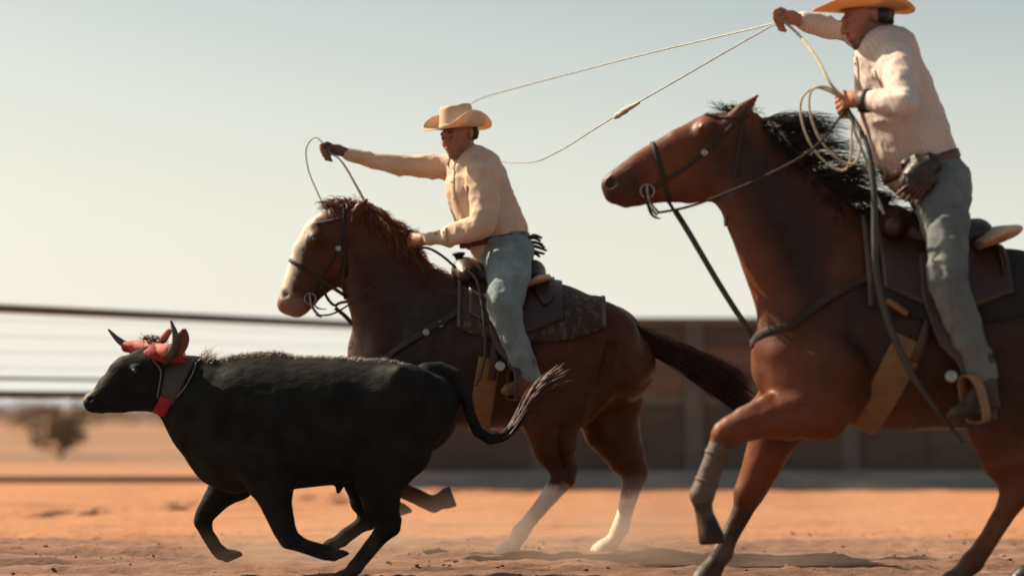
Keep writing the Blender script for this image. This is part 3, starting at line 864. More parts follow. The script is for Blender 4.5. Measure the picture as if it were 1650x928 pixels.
# hind legs
leg(S, [(1690, 560, .0, 96, .58), (1640, 630, -.01, 80, .60), (1614, 682, -.01, 58, .68), (1622, 735, -.01, 42, .72), (1634, 775, -.01, 28, .75), (1636, 795, -.01, 25, .8), (1620, 825, -.01, 18, .85), (1578, 890, -.01, 16, .9), (1566, 906, -.01, 19, .95), (1548, 924, -.01, 15, 1)], Y2 - .15)
S.px([(1654, 780, Y2 - .16, 10, .9), (1644, 796, Y2 - .16, 16, .8)], .02)
hoof(S, (1546, 926), (1536, 938), Y2 - .16, 17, 22)
leg(S, [(1700, 565, .0, 96, .58), (1690, 650, .01, 76, .62), (1690, 700, .01, 54, .7), (1706, 752, .01, 38, .72), (1718, 785, .01, 26, .75), (1714, 806, .01, 20, .8), (1688, 878, .01, 16, .9), (1680, 898, .01, 19, .95), (1666, 916, .01, 15, 1)], Y2 + .15)
S.px([(1735, 778, Y2 + .16, 10, .9), (1726, 794, Y2 + .16, 15, .8)], .02)
hoof(S, (1664, 918), (1653, 930), Y2 + .16, 17, 22)

for s in (-1, 1):
    q = lambda x, y, o, r, w=1: (x, y, Y2 + s * o, r, w)
    S.px([q(1385, 470, .285, 11), q(1378, 540, .30, 12), q(1362, 640, .29, 11)], .045, 'sub')
    S.px([q(1345, 400, .17, 10), q(1318, 480, .24, 9), q(1294, 550, .285, 7)], .04, 'sub')
    S.px([q(1165, 322, .115, 8), q(1205, 400, .145, 9), q(1238, 480, .17, 9)], .03, 'sub')
    S.px([q(1352, 590, .235, 44, .8), q(1335, 640, .22, 38, .8)], .03)
    S.px([q(1235, 650, .205, 16, .9), q(1200, 668, .195, 14, .9)], .02)
    S.px([q(1190, 320, .062, 26), q(1230, 410, .085, 36), q(1272, 510, .10, 44)], .07)                # lower neck muscle
    S.px([q(1352, 672, .20, 12, .8), q(1340, 655, .215, 14, .8)], .02)                                 # point of elbow
    S.px([q(1620, 560, .345, 9), q(1596, 630, .315, 10), q(1578, 680, .27, 11)], .045, 'sub')
    S.px([q(1715, 560, .28, 12), q(1690, 650, .25, 11)], .04, 'sub')
    S.px([q(1178, 258, .12, 8), q(1166, 310, .105, 8), q(1130, 334, .085, 7)], .02, 'sub')
    S.px([q(1050, 300, .092, 5), q(1095, 322, .092, 5)], .015, 'sub')
S.px([(1260, 560, Y2, 14, 1), (1236, 600, Y2, 15, 1), (1240, 640, Y2, 14, 1)], .03, 'sub')
yn = Y2 - .19
S.px([(1300, 656, yn - .10, 4, 1), (1250, 672, yn - .088, 4, 1), (1200, 690, yn - .066, 3, 1)], .025, 'sub')      # forearm groove
S.px([(1160, 690, yn, 10, 1.5), (1156, 700, yn, 9, 1.6)], .015); S.px([(1180, 712, yn, 9, 1.1)], .015)           # knee bones
S.px([(1160, 728, yn - .045, 3, 1), (1142, 772, yn - .043, 3, 1)], .012, 'sub')
yf = Y2 + .18
S.px([(1196, 790, yf, 10, 1.5), (1194, 806, yf, 9, 1.6)], .015); S.px([(1202, 826, yf - .045, 3, 1), (1176, 872, yf - .043, 3, 1)], .012, 'sub')
S.px([(1640, 700, Y2 - .27, 5, 1), (1636, 740, Y2 - .255, 4, 1), (1640, 770, Y2 - .225, 3, 1)], .025, 'sub')      # gaskin groove
S.px([(1618, 832, Y2 - .205, 3, 1), (1582, 886, Y2 - .203, 3, 1)], .012, 'sub')

V, Q = S.build(4)
V = V + vnormals(V, Q) * (  .009 * (vnoise(V * 7, 93) - .5) + .004 * (vnoise(V * 19, 94) - .5))[:, None]
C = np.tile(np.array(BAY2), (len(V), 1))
C = paint(V, C, (0.028, 0.0145, 0.0098), seg_dist(V, pp((1190, 250, Y2, 60), (1300, 400, Y2, 90), (1350, 605, Y2, 112), (1430, 530, Y2, 150), (1600, 560, Y2, 170))), .20, .05, 3, 5)  # shade on neck, shoulder and barrel painted in as darker coat
C = paint(V, C, (0.02, 0.013, 0.010), seg_dist(V, pp((985, 305, Y2, 30), (1015, 300, Y2, 30))), .09, .02)
for pts in (((1180, 690, Y2 - .19, 5), (1140, 780, Y2 - .19, 40), (1140, 850, Y2 - .19, 50)), ((1207, 800, Y2 + .18, 10), (1160, 890, Y2 + .18, 45), (1140, 930, Y2 + .18, 50)),
            ((1715, 800, Y2 + .16, 10), (1690, 870, Y2 + .16, 50), (1655, 930, Y2 + .16, 50)), ((1566, 906, Y2 - .16, 15), (1536, 938, Y2 - .16, 40))):
    C = paint(V, C, (0.026, 0.016, 0.012), seg_dist(V, pp(*pts)), .10, .02)
C = paint(V, C, (0.36, 0.22, 0.165), seg_dist(V, pp((1236, 498, Y2 - .06, 13), (1242, 520, Y2 - .09, 15))), .05, .012)  # shiny highlight on the chest front painted as a pale patch
C = paint(V, C, (0.03, 0.015, 0.012), seg_dist(V, pp((984, 294, Y2 - .05, 7), (985, 295, Y2 - .05, 7))), .012)
for pts in (((1172, 690, Y2 - .19, 10), (1140, 780, Y2 - .19, 40), (1140, 850, Y2 - .19, 50)), ((1220, 770, Y2 + .18, 20), (1160, 890, Y2 + .18, 45), (1140, 930, Y2 + .18, 50)), ((1640, 800, Y2 - .16, 15), (1578, 890, Y2 - .16, 45), (1536, 938, Y2 - .16, 50))):
    C = paint(V, C, (0.115, 0.075, 0.052), seg_dist(V, pp(*pts)) + .05 + .10 * vnoise(V * 14, 77), .10, .03, 5, 30)
horse2 = empty('horse', tuple(P(1480, 949, Y2)), 'large red bay horse with flying black mane in the right foreground', 'horse', 'galloping horses')
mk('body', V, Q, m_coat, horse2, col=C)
BV2 = bvh_of(V, Q)
for s in (-1, 1):
    h = BV2.ray_cast(Vector(P(1137, 209, Y2) + np.array([0, s * 1.0, 0])), Vector((0, -s, 0)))
    eyeball(horse2, np.array(h[0]) + np.array([0, -s * .011, 0]), .017)
ln = []
crest = spline([P(1212, 190, Y2), P(1245, 222, Y2), P(1288, 278, Y2), P(1330, 325, Y2), P(1395, 368, Y2)], 40)
locks = [(random.random(), random.uniform(.10, .30), random.uniform(-.02, .14)) for _ in range(34)]
for i in range(4200):
    lk = random.choice(locks)
    t = min(max(lk[0] + random.gauss(0, .018), 0), 1)
    q = crest[int(t * (len(crest) - 1))] + RNG.normal(0, .006, 3) + np.array([0, random.uniform(-.025, .03), -.018])
    if random.random() < .62:
        tip = q + np.array([lk[1] * random.uniform(.8, 1.5), random.uniform(-.05, .06), lk[2] * .45 * random.uniform(.6, 1.2) - .02])
        bend = np.array([-.02, 0, .05])
    else:
        tip = q + np.array([random.uniform(.03, .10), random.choice((-1, 1)) * random.uniform(.05, .10), random.uniform(-.14, -.02)]); bend = np.array([.03, 0, .035])
    ln.append(hair_line(q, tip, bend, 9, .010))
for i in range(160):
    q = P(random.uniform(1180, 1215), 186, Y2) + RNG.normal(0, .01, 3)
    tip = q + np.array([random.uniform(-.14, .06), random.uniform(-.05, .05), random.uniform(.0, .05)])
    ln.append(hair_line(q, tip, np.array([0, 0, .02]), 7))
strands('mane', ln, .0020, m_mane_b, horse2)
ln = []
for i in range(700):
    a = random.uniform(-1, 1); b = random.uniform(-1, 1)
    q = P(1775 + 5 * a, 505 + 14 * b, Y2) + np.array([0, random.uniform(-.05, .05), 0])
    tip = P(1775 + (230 + 15 * a), 610 + 45 * b, Y2) + np.array([0, random.uniform(-.10, .10), 0])
    ln.append(hair_line(q, tip, np.array([.03, 0, .06]), 12, .014))
strands('tail', ln, .005, m_mane_b, horse2)

# ------------------------------------------------------------------ black steer
YS = -1.6
S = Sculpt(0.0095)
S.px([(318, 630, YS, 50, .62), (352, 664, YS, 82, .68), (400, 683, YS, 108, .68), (460, 682, YS, 107, .73), (540, 678, YS, 102, .80), (615, 671, YS, 91, .84), (668, 662, YS, 71, .98), (694, 648, YS, 48, 1.25)], .04)
S.px([(440, 606, YS, 36, .8), (380, 610, YS, 32, .7)], .04)
S.px([(372, 745, YS, 46, .6), (350, 742, YS, 38, .5), (312, 690, YS, 34, .5), (278, 650, YS, 26, .55)], .04)                # brisket and dewlap
HS = YS - .02
fx = norm((-.95, -.30, 0)); ll = (-fx[1], fx[0], 0)
hax = (ll[0], ll[1], 0)
S.px([(305, 624, YS, 50, .62), (268, 616, YS - .01, 48, .62), (243, 612, HS, 48, .72)], .03)
S.px([(240, 605, HS, 44, .82), (212, 612, HS - .03, 41, .72), (185, 630, HS - .06, 31, .68), (160, 645, HS - .09, 20, 1.0), (151, 648, HS - .10, 17, 1.15)], .02, ax=hax)
S.px([(250, 628, HS, 34, .6), (200, 645, HS - .04, 20, .7), (165, 653, HS - .08, 12, 1.0)], .02, ax=hax)
S.px([(252, 578, HS, 22, 1.7)], .03, ax=hax)
for s in (-1, 1):
    c = P(215, 595, HS - .03) + s * np.array([ll[0], ll[1], 0]) * .085
    S.ball(c, .022, 1, .015)
    S.ball(P(144, 643, HS - .10) + s * np.array([ll[0], ll[1], 0]) * .042, .010, 1, .008, 'sub')
S.px([(146, 655, HS - .2, 2, 1), (172, 657, HS - .17, 2, 1)], .006, 'sub')
leg(S, [(425, 715, .0, 72, .5), (436, 770, -.01, 42, .65), (446, 815, -.01, 25, .8), (458, 852, -.01, 19, .9), (466, 868, -.01, 17, .95), (486, 878, -.01, 12, .9), (516, 888, -.01, 12, .9), (526, 890, -.01, 13, .9), (534, 893, -.01, 10, 1)], YS - .14)
hoof(S, (535, 893), (546, 896), YS - .15, 10, 12)
leg(S, [(400, 715, .0, 70, .5), (378, 770, .01, 38, .65), (350, 802, .01, 22, .8), (331, 828, .01, 16, .9), (327, 840, .01, 15, .95), (333, 858, .01, 11, .9), (348, 882, .01, 11, .9), (356, 890, .01, 12, 1)], YS + .14)
hoof(S, (360, 892), (374, 897), YS + .15, 10, 13)
leg(S, [(652, 652, .0, 66, .55), (636, 716, -.01, 62, .55), (612, 772, -.01, 42, .65), (614, 808, -.01, 31, .75), (624, 836, -.01, 21, .8), (625, 848, -.01, 19, .8), (610, 866, -.01, 14, .85), (580, 904, -.01, 12, .9), (572, 914, -.01, 13, .95), (562, 924, -.01, 10, 1)], YS - .13)
S.px([(641, 838, YS - .14, 6, .9), (634, 848, YS - .14, 11, .8)], .02)
hoof(S, (560, 924), (550, 931), YS - .14, 10, 13)
leg(S, [(645, 655, .0, 66, .55), (615, 720, .01, 58, .55), (590, 772, .01, 38, .65), (590, 805, .01, 27, .75), (594, 828, .01, 18, .8), (592, 838, .01, 17, .8), (578, 848, .01, 12, .9), (556, 864, .01, 12, .9), (550, 870, .01, 12, 1)], YS + .13)
hoof(S, (546, 872), (536, 878), YS + .14, 10, 12)
for s in (-1, 1):
    S.px([(643, 604, YS + s * .20, 15, 1), (655, 622, YS + s * .20, 14, 1)], .03)
    S.px([(585, 640, YS + s * .285, 9, 1), (578, 700, YS + s * .27, 10, 1), (570, 760, YS + s * .23, 9, 1)], .045, 'sub')
    S.px([(474, 625, YS + s * .265, 8, 1), (470, 690, YS + s * .275, 8, 1), (462, 760, YS + s * .24, 8, 1)], .045, 'sub')
    S.px([(372, 640, YS + s * .21, 8, 1), (360, 700, YS + s * .215, 8, 1)], .04, 'sub')
S.px([(548, 778, YS, 9, 1), (545, 792, YS, 4, 1)], .015)
S.px([(690, 602, YS, 20, .9), (712, 594, YS, 11, 1), (736, 604, YS - .02, 10, 1), (750, 632, YS - .03, 9.5, 1), (758, 668, YS - .04, 9, 1), (770, 696, YS - .05, 9, 1), (790, 708, YS - .05, 9, 1), (812, 702, YS - .05, 9, 1), (832, 684, YS - .05, 7, 1), (848, 658, YS - .05, 4, 1)], .015)
V, Q = S.build(4)
N_ = vnormals(V, Q)
fur = vnoise(V * np.array([26, 40, 40]), 8) - .5
topm = np.clip(N_[:, 2], 0, 1)
V = V + N_ * (fur * .006 * topm)[:, None]
C = np.tile(np.array((0.0125, 0.0132, 0.0124)), (len(V), 1))
C = paint(V, C, (0.028, 0.018, 0.013), seg_dist(V, pp((390, 570, YS, 10), (460, 565, YS, 16), (640, 570, YS, 14))), .06, .02, 4, 12)  # brown highlight along the top of the back painted into the hide
C = paint(V, C, (0.10, 0.085, 0.07), seg_dist(V, pp((208, 558, HS - .03, 13), (190, 580, HS - .05, 8))), .04, .012)
C = paint(V, C, (0.22, 0.20, 0.175), seg_dist(V, pp((141, 629, HS - .12, 9), (136, 640, HS - .12, 6))), .015, .006)  # wet glint on the nose painted as a pale spot
C = paint(V, C, (0.055, 0.036, 0.026), (V[:, 2] - .16) * .6 + .12 * (vnoise(V * 16, 78) - .2), .10)
steer = empty('steer', tuple(P(500, 930, YS)), 'running black steer with small horns in red horn wraps', 'steer')
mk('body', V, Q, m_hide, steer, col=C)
BVS = bvh_of(V, Q)
for s in (-1, 1):
    c = P(213, 598, HS - .03) + s * np.array([ll[0], ll[1], 0]) * .098
    eyeball(steer, c, .014)
tube('horn', [P(232, 578, HS + .07), P(208, 560, HS + .10), P(190, 547, HS + .11), P(174, 530, HS + .10)], [.023, .020, .014, .003], m_horn, steer, 12)
tube('horn', [P(266, 580, HS - .08), P(280, 564, HS - .17), P(284, 546, HS - .22), P(275, 515, HS - .24)], [.027, .025, .019, .003], m_horn, steer, 12)
# ears: leaf-shaped cups
m_ear = mat('tan_ear', (0.16, 0.075, 0.042), 0.7, 0.3, 12, sheen=0.2)
def ear(par, base, tip, wdt, nrm_, m):
    base, tip = np.array(base), np.array(tip); ax_ = tip - base; sd = norm(np.cross(ax_, nrm_)); nn = norm(nrm_)
    G = []
    for i in range(9):
        t = i / 8; w = wdt * (math.sin(math.pi * (0.12 + 0.86 * t)) ** .8)
        G.append([base + ax_ * t + sd * w * u + nn * (wdt * .55 * (u * u) - .3 * wdt) * (1 - .4 * t) for u in np.linspace(-1, 1, 9)])
    return mk('ear', *grid_geo(np.array(G)), m, par, solid=.008)
ear(steer, P(286, 574, HS - .10), P(296, 530, HS - .20), .040, (.5, -.8, 0), m_ear)
ear(steer, P(226, 578, HS + .12), P(236, 540, HS + .22), .03, (-.6, -.8, .2), m_hide_ear if False else m_ear)
ln = []
tp = spline([P(800, 706, YS - .05), P(822, 694, YS - .05), P(840, 668, YS - .05), P(858, 640, YS - .05), P(880, 618, YS - .04), P(905, 604, YS - .03)], 20)
for i in range(520):
    t = random.random() ** 1.2 * .75
    i0 = int(t * (len(tp) - 1)); i1 = min(i0 + random.randrange(18, 42), len(tp) - 1)
    sp = .006 + .013 * (i1 / len(tp)); off = RNG.normal(0, 1, 3)
    seg = tp[np.linspace(i0, i1, 8).astype(int)]
    ln.append(seg + off * np.linspace(.007, sp, 8)[:, None])
strands('tail_tuft', ln, .0035, m_tuft, steer)
ln = []
for i in range(900):   # rough hair along the crest of neck and back
    x = random.uniform(318, 660); 
    h = BVS.ray_cast(Vector(P(x, 400, YS) + np.array([0, random.uniform(-.06, .06), 0])), Vector((0, 0, -1)))
    if h[0] is None: continue
    q = np.array(h[0]); L_ = random.uniform(.006, .014) * (4.0 if x < 345 else 1.6 if x < 372 else 1)
    ln.append(hair_line(q - np.array([0, 0, .004]), q + np.array([random.uniform(.2, 1.6) * L_, random.uniform(-.3, .3) * L_, L_]), np.array([0, 0, .003]), 5, .002))
strands('back_hair', ln, .0018, m_tail1, steer)
ln = []
for i in range(160):
    q = P(random.uniform(238, 262), random.uniform(548, 556), HS + random.uniform(-.05, .06))
    ln.append(hair_line(q, q + np.array([random.uniform(-.05, .04), random.uniform(-.02, .02), random.uniform(.005, .035)]), np.array([0, 0, .006]), 5, .004))
strands('poll_hair', ln, .0022, m_tail1, steer)
# padded red horn wrap with grey leather cheek piece
m_red = mat('red_wrap_padding', (0.27, 0.010, 0.018), 0.75, 0.2, 12, bump=0.3, bscale=60, sheen=0.25)
m_pad = mat('sunlit_pink_padding', (0.36, 0.115, 0.09), 0.8, 0.3, 14, bump=0.3, bscale=60, second=((0.30, 0.02, 0.025), 9, .55))  # sunlight on the red padding painted in as pale pink
m_grey_l = mat('grey_wrap_leather', (0.035, 0.033, 0.029), 0.6, 0.3, 10, bump=0.2, bscale=50)
m_cord = mat('pale_cord', (0.14, 0.13, 0.11), 0.7, 0.2, 20)
wrap = empty('horn_wrap', tuple(P(260, 570, HS)), 'red padded horn wrap with grey cheek piece on the steer\'s head', 'horn wrap')
W = Sculpt(0.006)
W.px([(204, 559, HS + .095, 9, 1), (222, 558, HS + .075, 11, 1), (246, 560, HS + .0, 11, 1)], .01)
W.px([(246, 561, HS, 11, 1), (262, 566, HS - .09, 12, 1), (274, 564, HS - .14, 11, 1)], .01)
W.px([(264, 545, HS - .02, 7, 1.4), (272, 534, HS - .04, 5, 1.4)], .02)
Vw, Qw = W.build(2)
mk('horn_pad', Vw, Qw, m_pad, wrap)
strap('cheek_piece', BVS, [P(296, 578, HS), P(288, 600, HS), P(280, 625, HS), P(272, 648, HS)], np.interp(np.linspace(0, 1, 25), [0, .5, 1], [.125, .105, .07]), .006, m_grey_l, wrap, off=.006)
strap('poll_strap', BVS, [P(246, 566, HS), P(262, 574, HS), P(282, 578, HS), P(300, 580, HS)], .062, .008, m_red, wrap, off=.012)
strap('throat_pad', BVS, [P(272, 640, HS), P(267, 652, HS), P(258, 664, HS)], .062, .009, m_red, wrap, off=.010)
strap('edge_cord', BVS, [P(318, 586, HS), P(314, 604, HS), P(304, 624, HS), P(290, 640, HS)], .006, .003, m_cord, wrap, off=.006)
strap('edge_cord', BVS, [P(252, 580, HS), P(263, 596, HS), P(262, 616, HS), P(257, 640, HS)], .006, .003, m_cord, wrap, off=.005)
# ================================================================== people
m_skin = mat('skin', (0, 0, 0), 0.55, 0.12, 25, bump=0.08, bscale=160, attr=True, spec=0.3, sub=0.12)
SKIN, SKIN_D = (0.31, 0.14, 0.082), (0.26, 0.105, 0.06)
m_shirt1 = mat('tan_shirt_cloth', (0.52, 0.39, 0.285), 0.85, 0.14, 7, bump=0.25, bscale=180, second=((0.45, 0.33, 0.24), 14, .55), sheen=0.15)
m_shirt2 = mat('striped_shirt_cloth', (0.53, 0.445, 0.395), 0.85, 0.10, 7, bump=0.25, bscale=180, stripes=((0.475, 0.39, 0.352), 17.0, (0, math.radians(19), 0), .6, 2.4), sheen=0.15)
m_denim1 = mat('blue_denim', (0.14, 0.185, 0.192), 0.85, 0.28, 9, (1, 1, .5), 0.4, 160, second=((0.20, 0.24, 0.24), 7, .62))
m_denim2 = mat('grey_denim', (0.108, 0.124, 0.120), 0.85, 0.28, 9, (1, 1, .5), 0.4, 160, second=((0.16, 0.17, 0.155), 7, .64))
m_belt = mat('brown_belt_leather', (0.075, 0.028, 0.016), 0.5, 0.3, 15, bump=.15, bscale=70)
m_boot = mat('tan_boot_leather', (0.14, 0.06, 0.03), 0.55, 0.3, 12, bump=.15, bscale=60)
m_bootd = mat('dark_boot_leather', (0.03, 0.02, 0.015), 0.55, 0.3, 12, bump=.15, bscale=60)
m_dark = mat('dark_leather', (0.022, 0.014, 0.010), 0.5, 0.35, 14, bump=.25, bscale=60)
m_straw1 = mat('cream_straw', (0.62, 0.50, 0.36), 0.8, 0.12, 10, bump=.3, bscale=140, translucent=((0.70, 0.40, 0.18), .30))
m_straw2 = mat('golden_straw', (0.54, 0.36, 0.19), 0.8, 0.12, 10, bump=.3, bscale=140, translucent=((0.70, 0.36, 0.13), .36))
m_band = mat('hat_band', (0.03, 0.02, 0.015), 0.6, 0.3, 20)
m_hair = mat('person_hair', (0.015, 0.011, 0.009), 0.5, 0.3, 20)

def frame(f, u):
    f = norm(f); u = norm(np.asarray(u, float) - f * (np.asarray(u, float) @ f)); return f, u, np.cross(u, f)

def add_head(S, c, f, u, sc=1.0):
    """c = head centre; f forward, u up. Returns local->world"""
    f, u, l = frame(f, u)
    q = lambda a, b, d: c + sc * (a * f + b * u + d * l)
    S.chain([(q(-.012, .036, 0), .088 * sc, .86), (q(-.036, .030, 0), .082 * sc, .90)], .02, ax=l)
    S.chain([(q(.030, .000, 0), .070 * sc, .90), (q(.045, -.050, 0), .054 * sc, .98), (q(.062, -.090, 0), .030 * sc, 1.1)], .02, ax=l)
    S.chain([(q(.0, -.045, -.045), .026 * sc, 1), (q(.055, -.092, -.014), .022 * sc, 1)], .015); S.chain([(q(.0, -.045, .045), .026 * sc, 1), (q(.055, -.092, .014), .022 * sc, 1)], .015)
    S.chain([(q(.086, .022, -.034), .014 * sc, 1), (q(.094, .022, 0), .013 * sc, 1), (q(.086, .022, .034), .014 * sc, 1)], .012)
    S.chain([(q(.097, .010, 0), .009 * sc, 1), (q(.112, -.018, 0), .012 * sc, 1), (q(.114, -.030, 0), .013 * sc, 1)], .008)
    for s in (-1, 1):
        S.ball(q(.098, -.030, s * .013), .010 * sc, 1, .006)
        S.ball(q(.096, .003, s * .033), .013 * sc, 1, .010, 'sub')
        S.ball(q(.088, .002, s * .033), .012 * sc, 1, .004)
        S.chain([(q(-.012, .012, s * .080), .020 * sc, .35), (q(-.010, -.014, s * .078), .014 * sc, .4)], .006, ax=l)
        S.ball(q(.066, -.030, s * .040), .022 * sc, 1, .02)
    S.chain([(q(.092, -.056, -.017), .008 * sc, 1), (q(.098, -.054, 0), .009 * sc, 1), (q(.092, -.056, .017), .008 * sc, 1)], .006)
    S.chain([(q(.090, -.071, -.013), .008 * sc, 1), (q(.095, -.071, 0), .009 * sc, 1), (q(.090, -.071, .013), .008 * sc, 1)], .006)
    S.chain([(q(.100, -.063, -.02), .003 * sc, 1), (q(.104, -.063, 0), .003 * sc, 1), (q(.100, -.063, .02), .003 * sc, 1)], .004, 'sub')
    return q

def add_hand(S, w, d, n, side, sc=1.0, curl=1.0):
    """fist closed on something: w wrist, d towards knuckles, n = palm normal (fingers curl that way), side = thumb side"""
    d, n, sd = norm(d), norm(n), norm(side)
    q = lambda a, b, c_: w + sc * (a * d + b * n + c_ * sd)
    S.chain([(q(.0, 0, 0), .026 * sc, 1), (q(.035, .0, .002), .028 * sc, 1.25), (q(.078, .002, .0), .020 * sc, 1.9)], .015, ax=sd)
    for i, (o, L_) in enumerate(((.032, .95), (.011, 1.05), (-.011, 1.0), (-.032, .80))):
        k0 = q(.088, .004, o); k1 = q(.088 + .030 * L_, .014 + .018 * curl, o * .95)
        k2 = q(.088 + .016 * L_, .014 + .046 * curl, o * .9); k3 = q(.066, .016 + .044 * curl, o * .85)
        S.chain([(k0, .0105 * sc, 1), (k1, .0098 * sc, 1), (k2, .009 * sc, 1), (k3, .008 * sc, 1)], .004)
    S.chain([(q(.020, .006, .024), .014 * sc, 1), (q(.052, .026, .040), .0115 * sc, 1), (q(.078, .046, .026), .0095 * sc, 1), (q(.084, .054, .006), .008 * sc, 1)], .006)
    return q(.075, .034, 0)

def skin_colors(V, q, sc, beard):
    C = np.tile(np.array(SKIN), (len(V), 1))
    C = paint(V, C, SKIN_D, 0.02 * (vnoise(V * 30, 2) - .35), .02)
    d = lambda p, r: np.linalg.norm(V - p, axis=1) - r * sc
    for s in (-1, 1):
        C = paint(V, C, (0.04, 0.02, 0.015), seg_dist(V, [(q(.100, .028, s * .020), .006), (q(.094, .026, s * .046), .005)]), .006)
        C = paint(V, C, (0.05, 0.03, 0.025), d(q(.100, .002, s * .033), .008), .006)
    C = paint(V, C, (0.32, 0.10, 0.07), seg_dist(V, [(q(.098, -.063, -.018), .010), (q(.098, -.063, .018), .010)]), .006)
    if beard:
        C = paint(V, C, (0.045, 0.028, 0.022), d(q(.085, -.098, 0), .030), .02, .006)
        C = paint(V, C, (0.07, 0.04, 0.03), seg_dist(V, [(q(.102, -.046, -.022), .006), (q(.102, -.046, .022), .006)]), .008)
        C = paint(V, C, (0.14, 0.07, 0.05), seg_dist(V, [(q(.0, -.03, -.07), .02), (q(.05, -.09, -.04), .03), (q(.05, -.09, .04), .03), (q(.0, -.03, .07), .02)]), .04)
    else:
        C = paint(V, C, (0.20, 0.105, 0.075), seg_dist(V, [(q(.0, -.04, -.06), .02), (q(.07, -.09, 0), .045), (q(.0, -.04, .06), .02)]), .04)
    return C

def wrinkle(V, Q, amp, freq, seed, stretch=(1, 1, 1), ridge=True):
    N_ = vnormals(V, Q)
    a = vnoise(V * freq * np.array(stretch), seed); b = vnoise(V * freq * 2.1 * np.array(stretch)[::-1] + 7, seed + 1)
    if ridge: a = 1 - np.abs(a - .5) * 3; b = 1 - np.abs(b - .5) * 3
    return V + N_ * (amp * (a - .4) + amp * .45 * (b - .4))[:, None]

def hat(name, label, c, f, u, crown_r, crown_h, brim_r, side_up, front_dip, m, sc=1.0):
    """western hat: c = centre of the brim plane; oval brim with rolled sides, creased crown"""
    f, u, l = frame(f, u); root = empty(name, tuple(c), label, 'hat', 'straw hats')
    na = 72
    def oval(a, rf, rl): return rf * math.cos(a) * f + rl * math.sin(a) * l
    G = []
    for i in range(13):
        t = i / 12; row = []
        for j in range(na):
            a = 2 * math.pi * j / na
            rf = crown_r * 1.10 + (brim_r * 1.12 - crown_r * 1.10) * t; rl = crown_r * .93 + (brim_r * .96 - crown_r * .93) * t
            s2 = math.sin(a) ** 2; up = side_up * (s2 ** 1.6) * t ** 2.2 - front_dip * (1 - s2) ** 2 * t ** 1.5
            pull = 1 - .30 * (s2 ** 1.6) * t ** 2
            row.append(c + f * (rf * math.cos(a)) + l * (rl * math.sin(a) * pull) + u * up)
        G.append(row)
    mk('brim', *grid_geo(np.array(G), True), m, root, solid=.005)
    G = []
    for i in range(16):
        t = i / 15; row = []
        for j in range(na):
            a = 2 * math.pi * j / na
            if t < .7:
                tt = t / .7; k = 1 - .13 * tt - .05 * tt ** 4; h = crown_h * (1 - (1 - tt) ** 1.15)
            else:
                tt = (t - .7) / .3; k = .82 * (1 - tt) + .0; h = crown_h * (1 - .05 * tt)
            pf, pl = crown_r * 1.12 * k, crown_r * .95 * k
            x, y = pf * math.cos(a), pl * math.sin(a)
            if t >= .55:
                e = (t - .55) / .45
                h -= e * .034 * math.exp(-(y / (.022 * sc)) ** 2) * (1 - .0 * abs(x))           # centre crease
                h -= .016 * e * max(0, math.cos(a)) ** 2
                for s in (-1, 1):                                                               # front pinches
                    h -= .022 * e * math.exp(-(((x - .055) / .03) ** 2 + ((y - s * .05) / .025) ** 2))
            if math.cos(a) > 0: y *= 1 - .16 * math.cos(a) ** 2 * t
            row.append(c + f * x + l * y + u * (h - .004))
        G.append(row)
    mk('crown', *grid_geo(np.array(G), True), m, root, solid=.005)
    ringp = np.array([c + oval(2 * math.pi * j / na, crown_r * 1.115, crown_r * .945) + u * .012 for j in range(na)])
    nn = np.array([oval(2 * math.pi * j / na, 1, 1) for j in range(na)])
    mk('hat_band', *band_geo(ringp, nn, .020, .003, True), m_band if 'golden' in label else m, root)
    return root

def boot_geo(ankle, heel, toe, up, vox=.006):
    """ankle, heel and toe points of a riding boot; shaft follows `up`"""
    S = Sculpt(vox); ankle, heel, toe, up = map(np.asarray, (ankle, heel, toe, up))
    mid = heel * .45 + toe * .55 + np.array([0, 0, .03])
    S.chain([(up, .060, 1), (ankle, .046, 1)], .02)
    S.chain([(ankle, .046, 1), (heel + np.array([0, 0, .035]), .036, .9)], .02)
    S.chain([(ankle * .6 + mid * .4, .042, .95), (mid, .036, 1.05), (toe * .85 + heel * .15 + np.array([0, 0, .018]), .028, 1.25), (toe + np.array([0, 0, .010]), .015, 1.0)], .02)
    S.chain([(heel + np.array([0, 0, -.005]), .022, 1), (heel + np.array([0, 0, -.022]), .022, 1)], .006)
    S.chain([(heel * .75 + toe * .25 + np.array([0, 0, .004]), .02, 1.4), (toe + np.array([0, 0, .002]), .012, 1.6)], .008)
    return S.build(2)


def shirt_details(par, bv, m, collar_c, collar_f, collar_u, placket, pocket, ray):
    f, u, l = frame(collar_f, collar_u)
    G = []
    for j in range(25):                                   # stand-and-fall collar, open at the throat
        a = math.radians(38 + (322 - 38) * j / 24)
        d_ = math.cos(a) * f + math.sin(a) * l
        flare = .010 + .022 * max(0, math.cos(a)) ** 2
        G.append([collar_c + d_ * .064 - u * .012, collar_c + d_ * .066 + u * .016, collar_c + d_ * .070 + u * .026, collar_c + d_ * (.078 + flare * .4) + u * .012, collar_c + d_ * (.088 + flare) - u * (.020 + flare)])
    mk('collar', *grid_geo(np.array(G)), m, par, solid=.004)
    path, nn = project(bv, spline(placket, 8), ray, .003)
    pl = mk('placket', *band_geo(path, nn, .034, .003), m, par)
    for i in range(3, len(path) - 2, 6):
        V_, F_ = tube_geo(np.array([path[i] + nn[i] * .002, path[i] + nn[i] * .007]), np.array([.006, .005]), 8); mk('button', V_, F_, m_edge0, pl)
    if pocket:
        path, nn = project(bv, spline(pocket, 6), ray, .004)
        mk('pocket_flap', *band_geo(path, nn, .045, .004), m, par)
m_edge0 = mat('pearl_button', (0.35, 0.30, 0.26), 0.3, 0.1, 20)

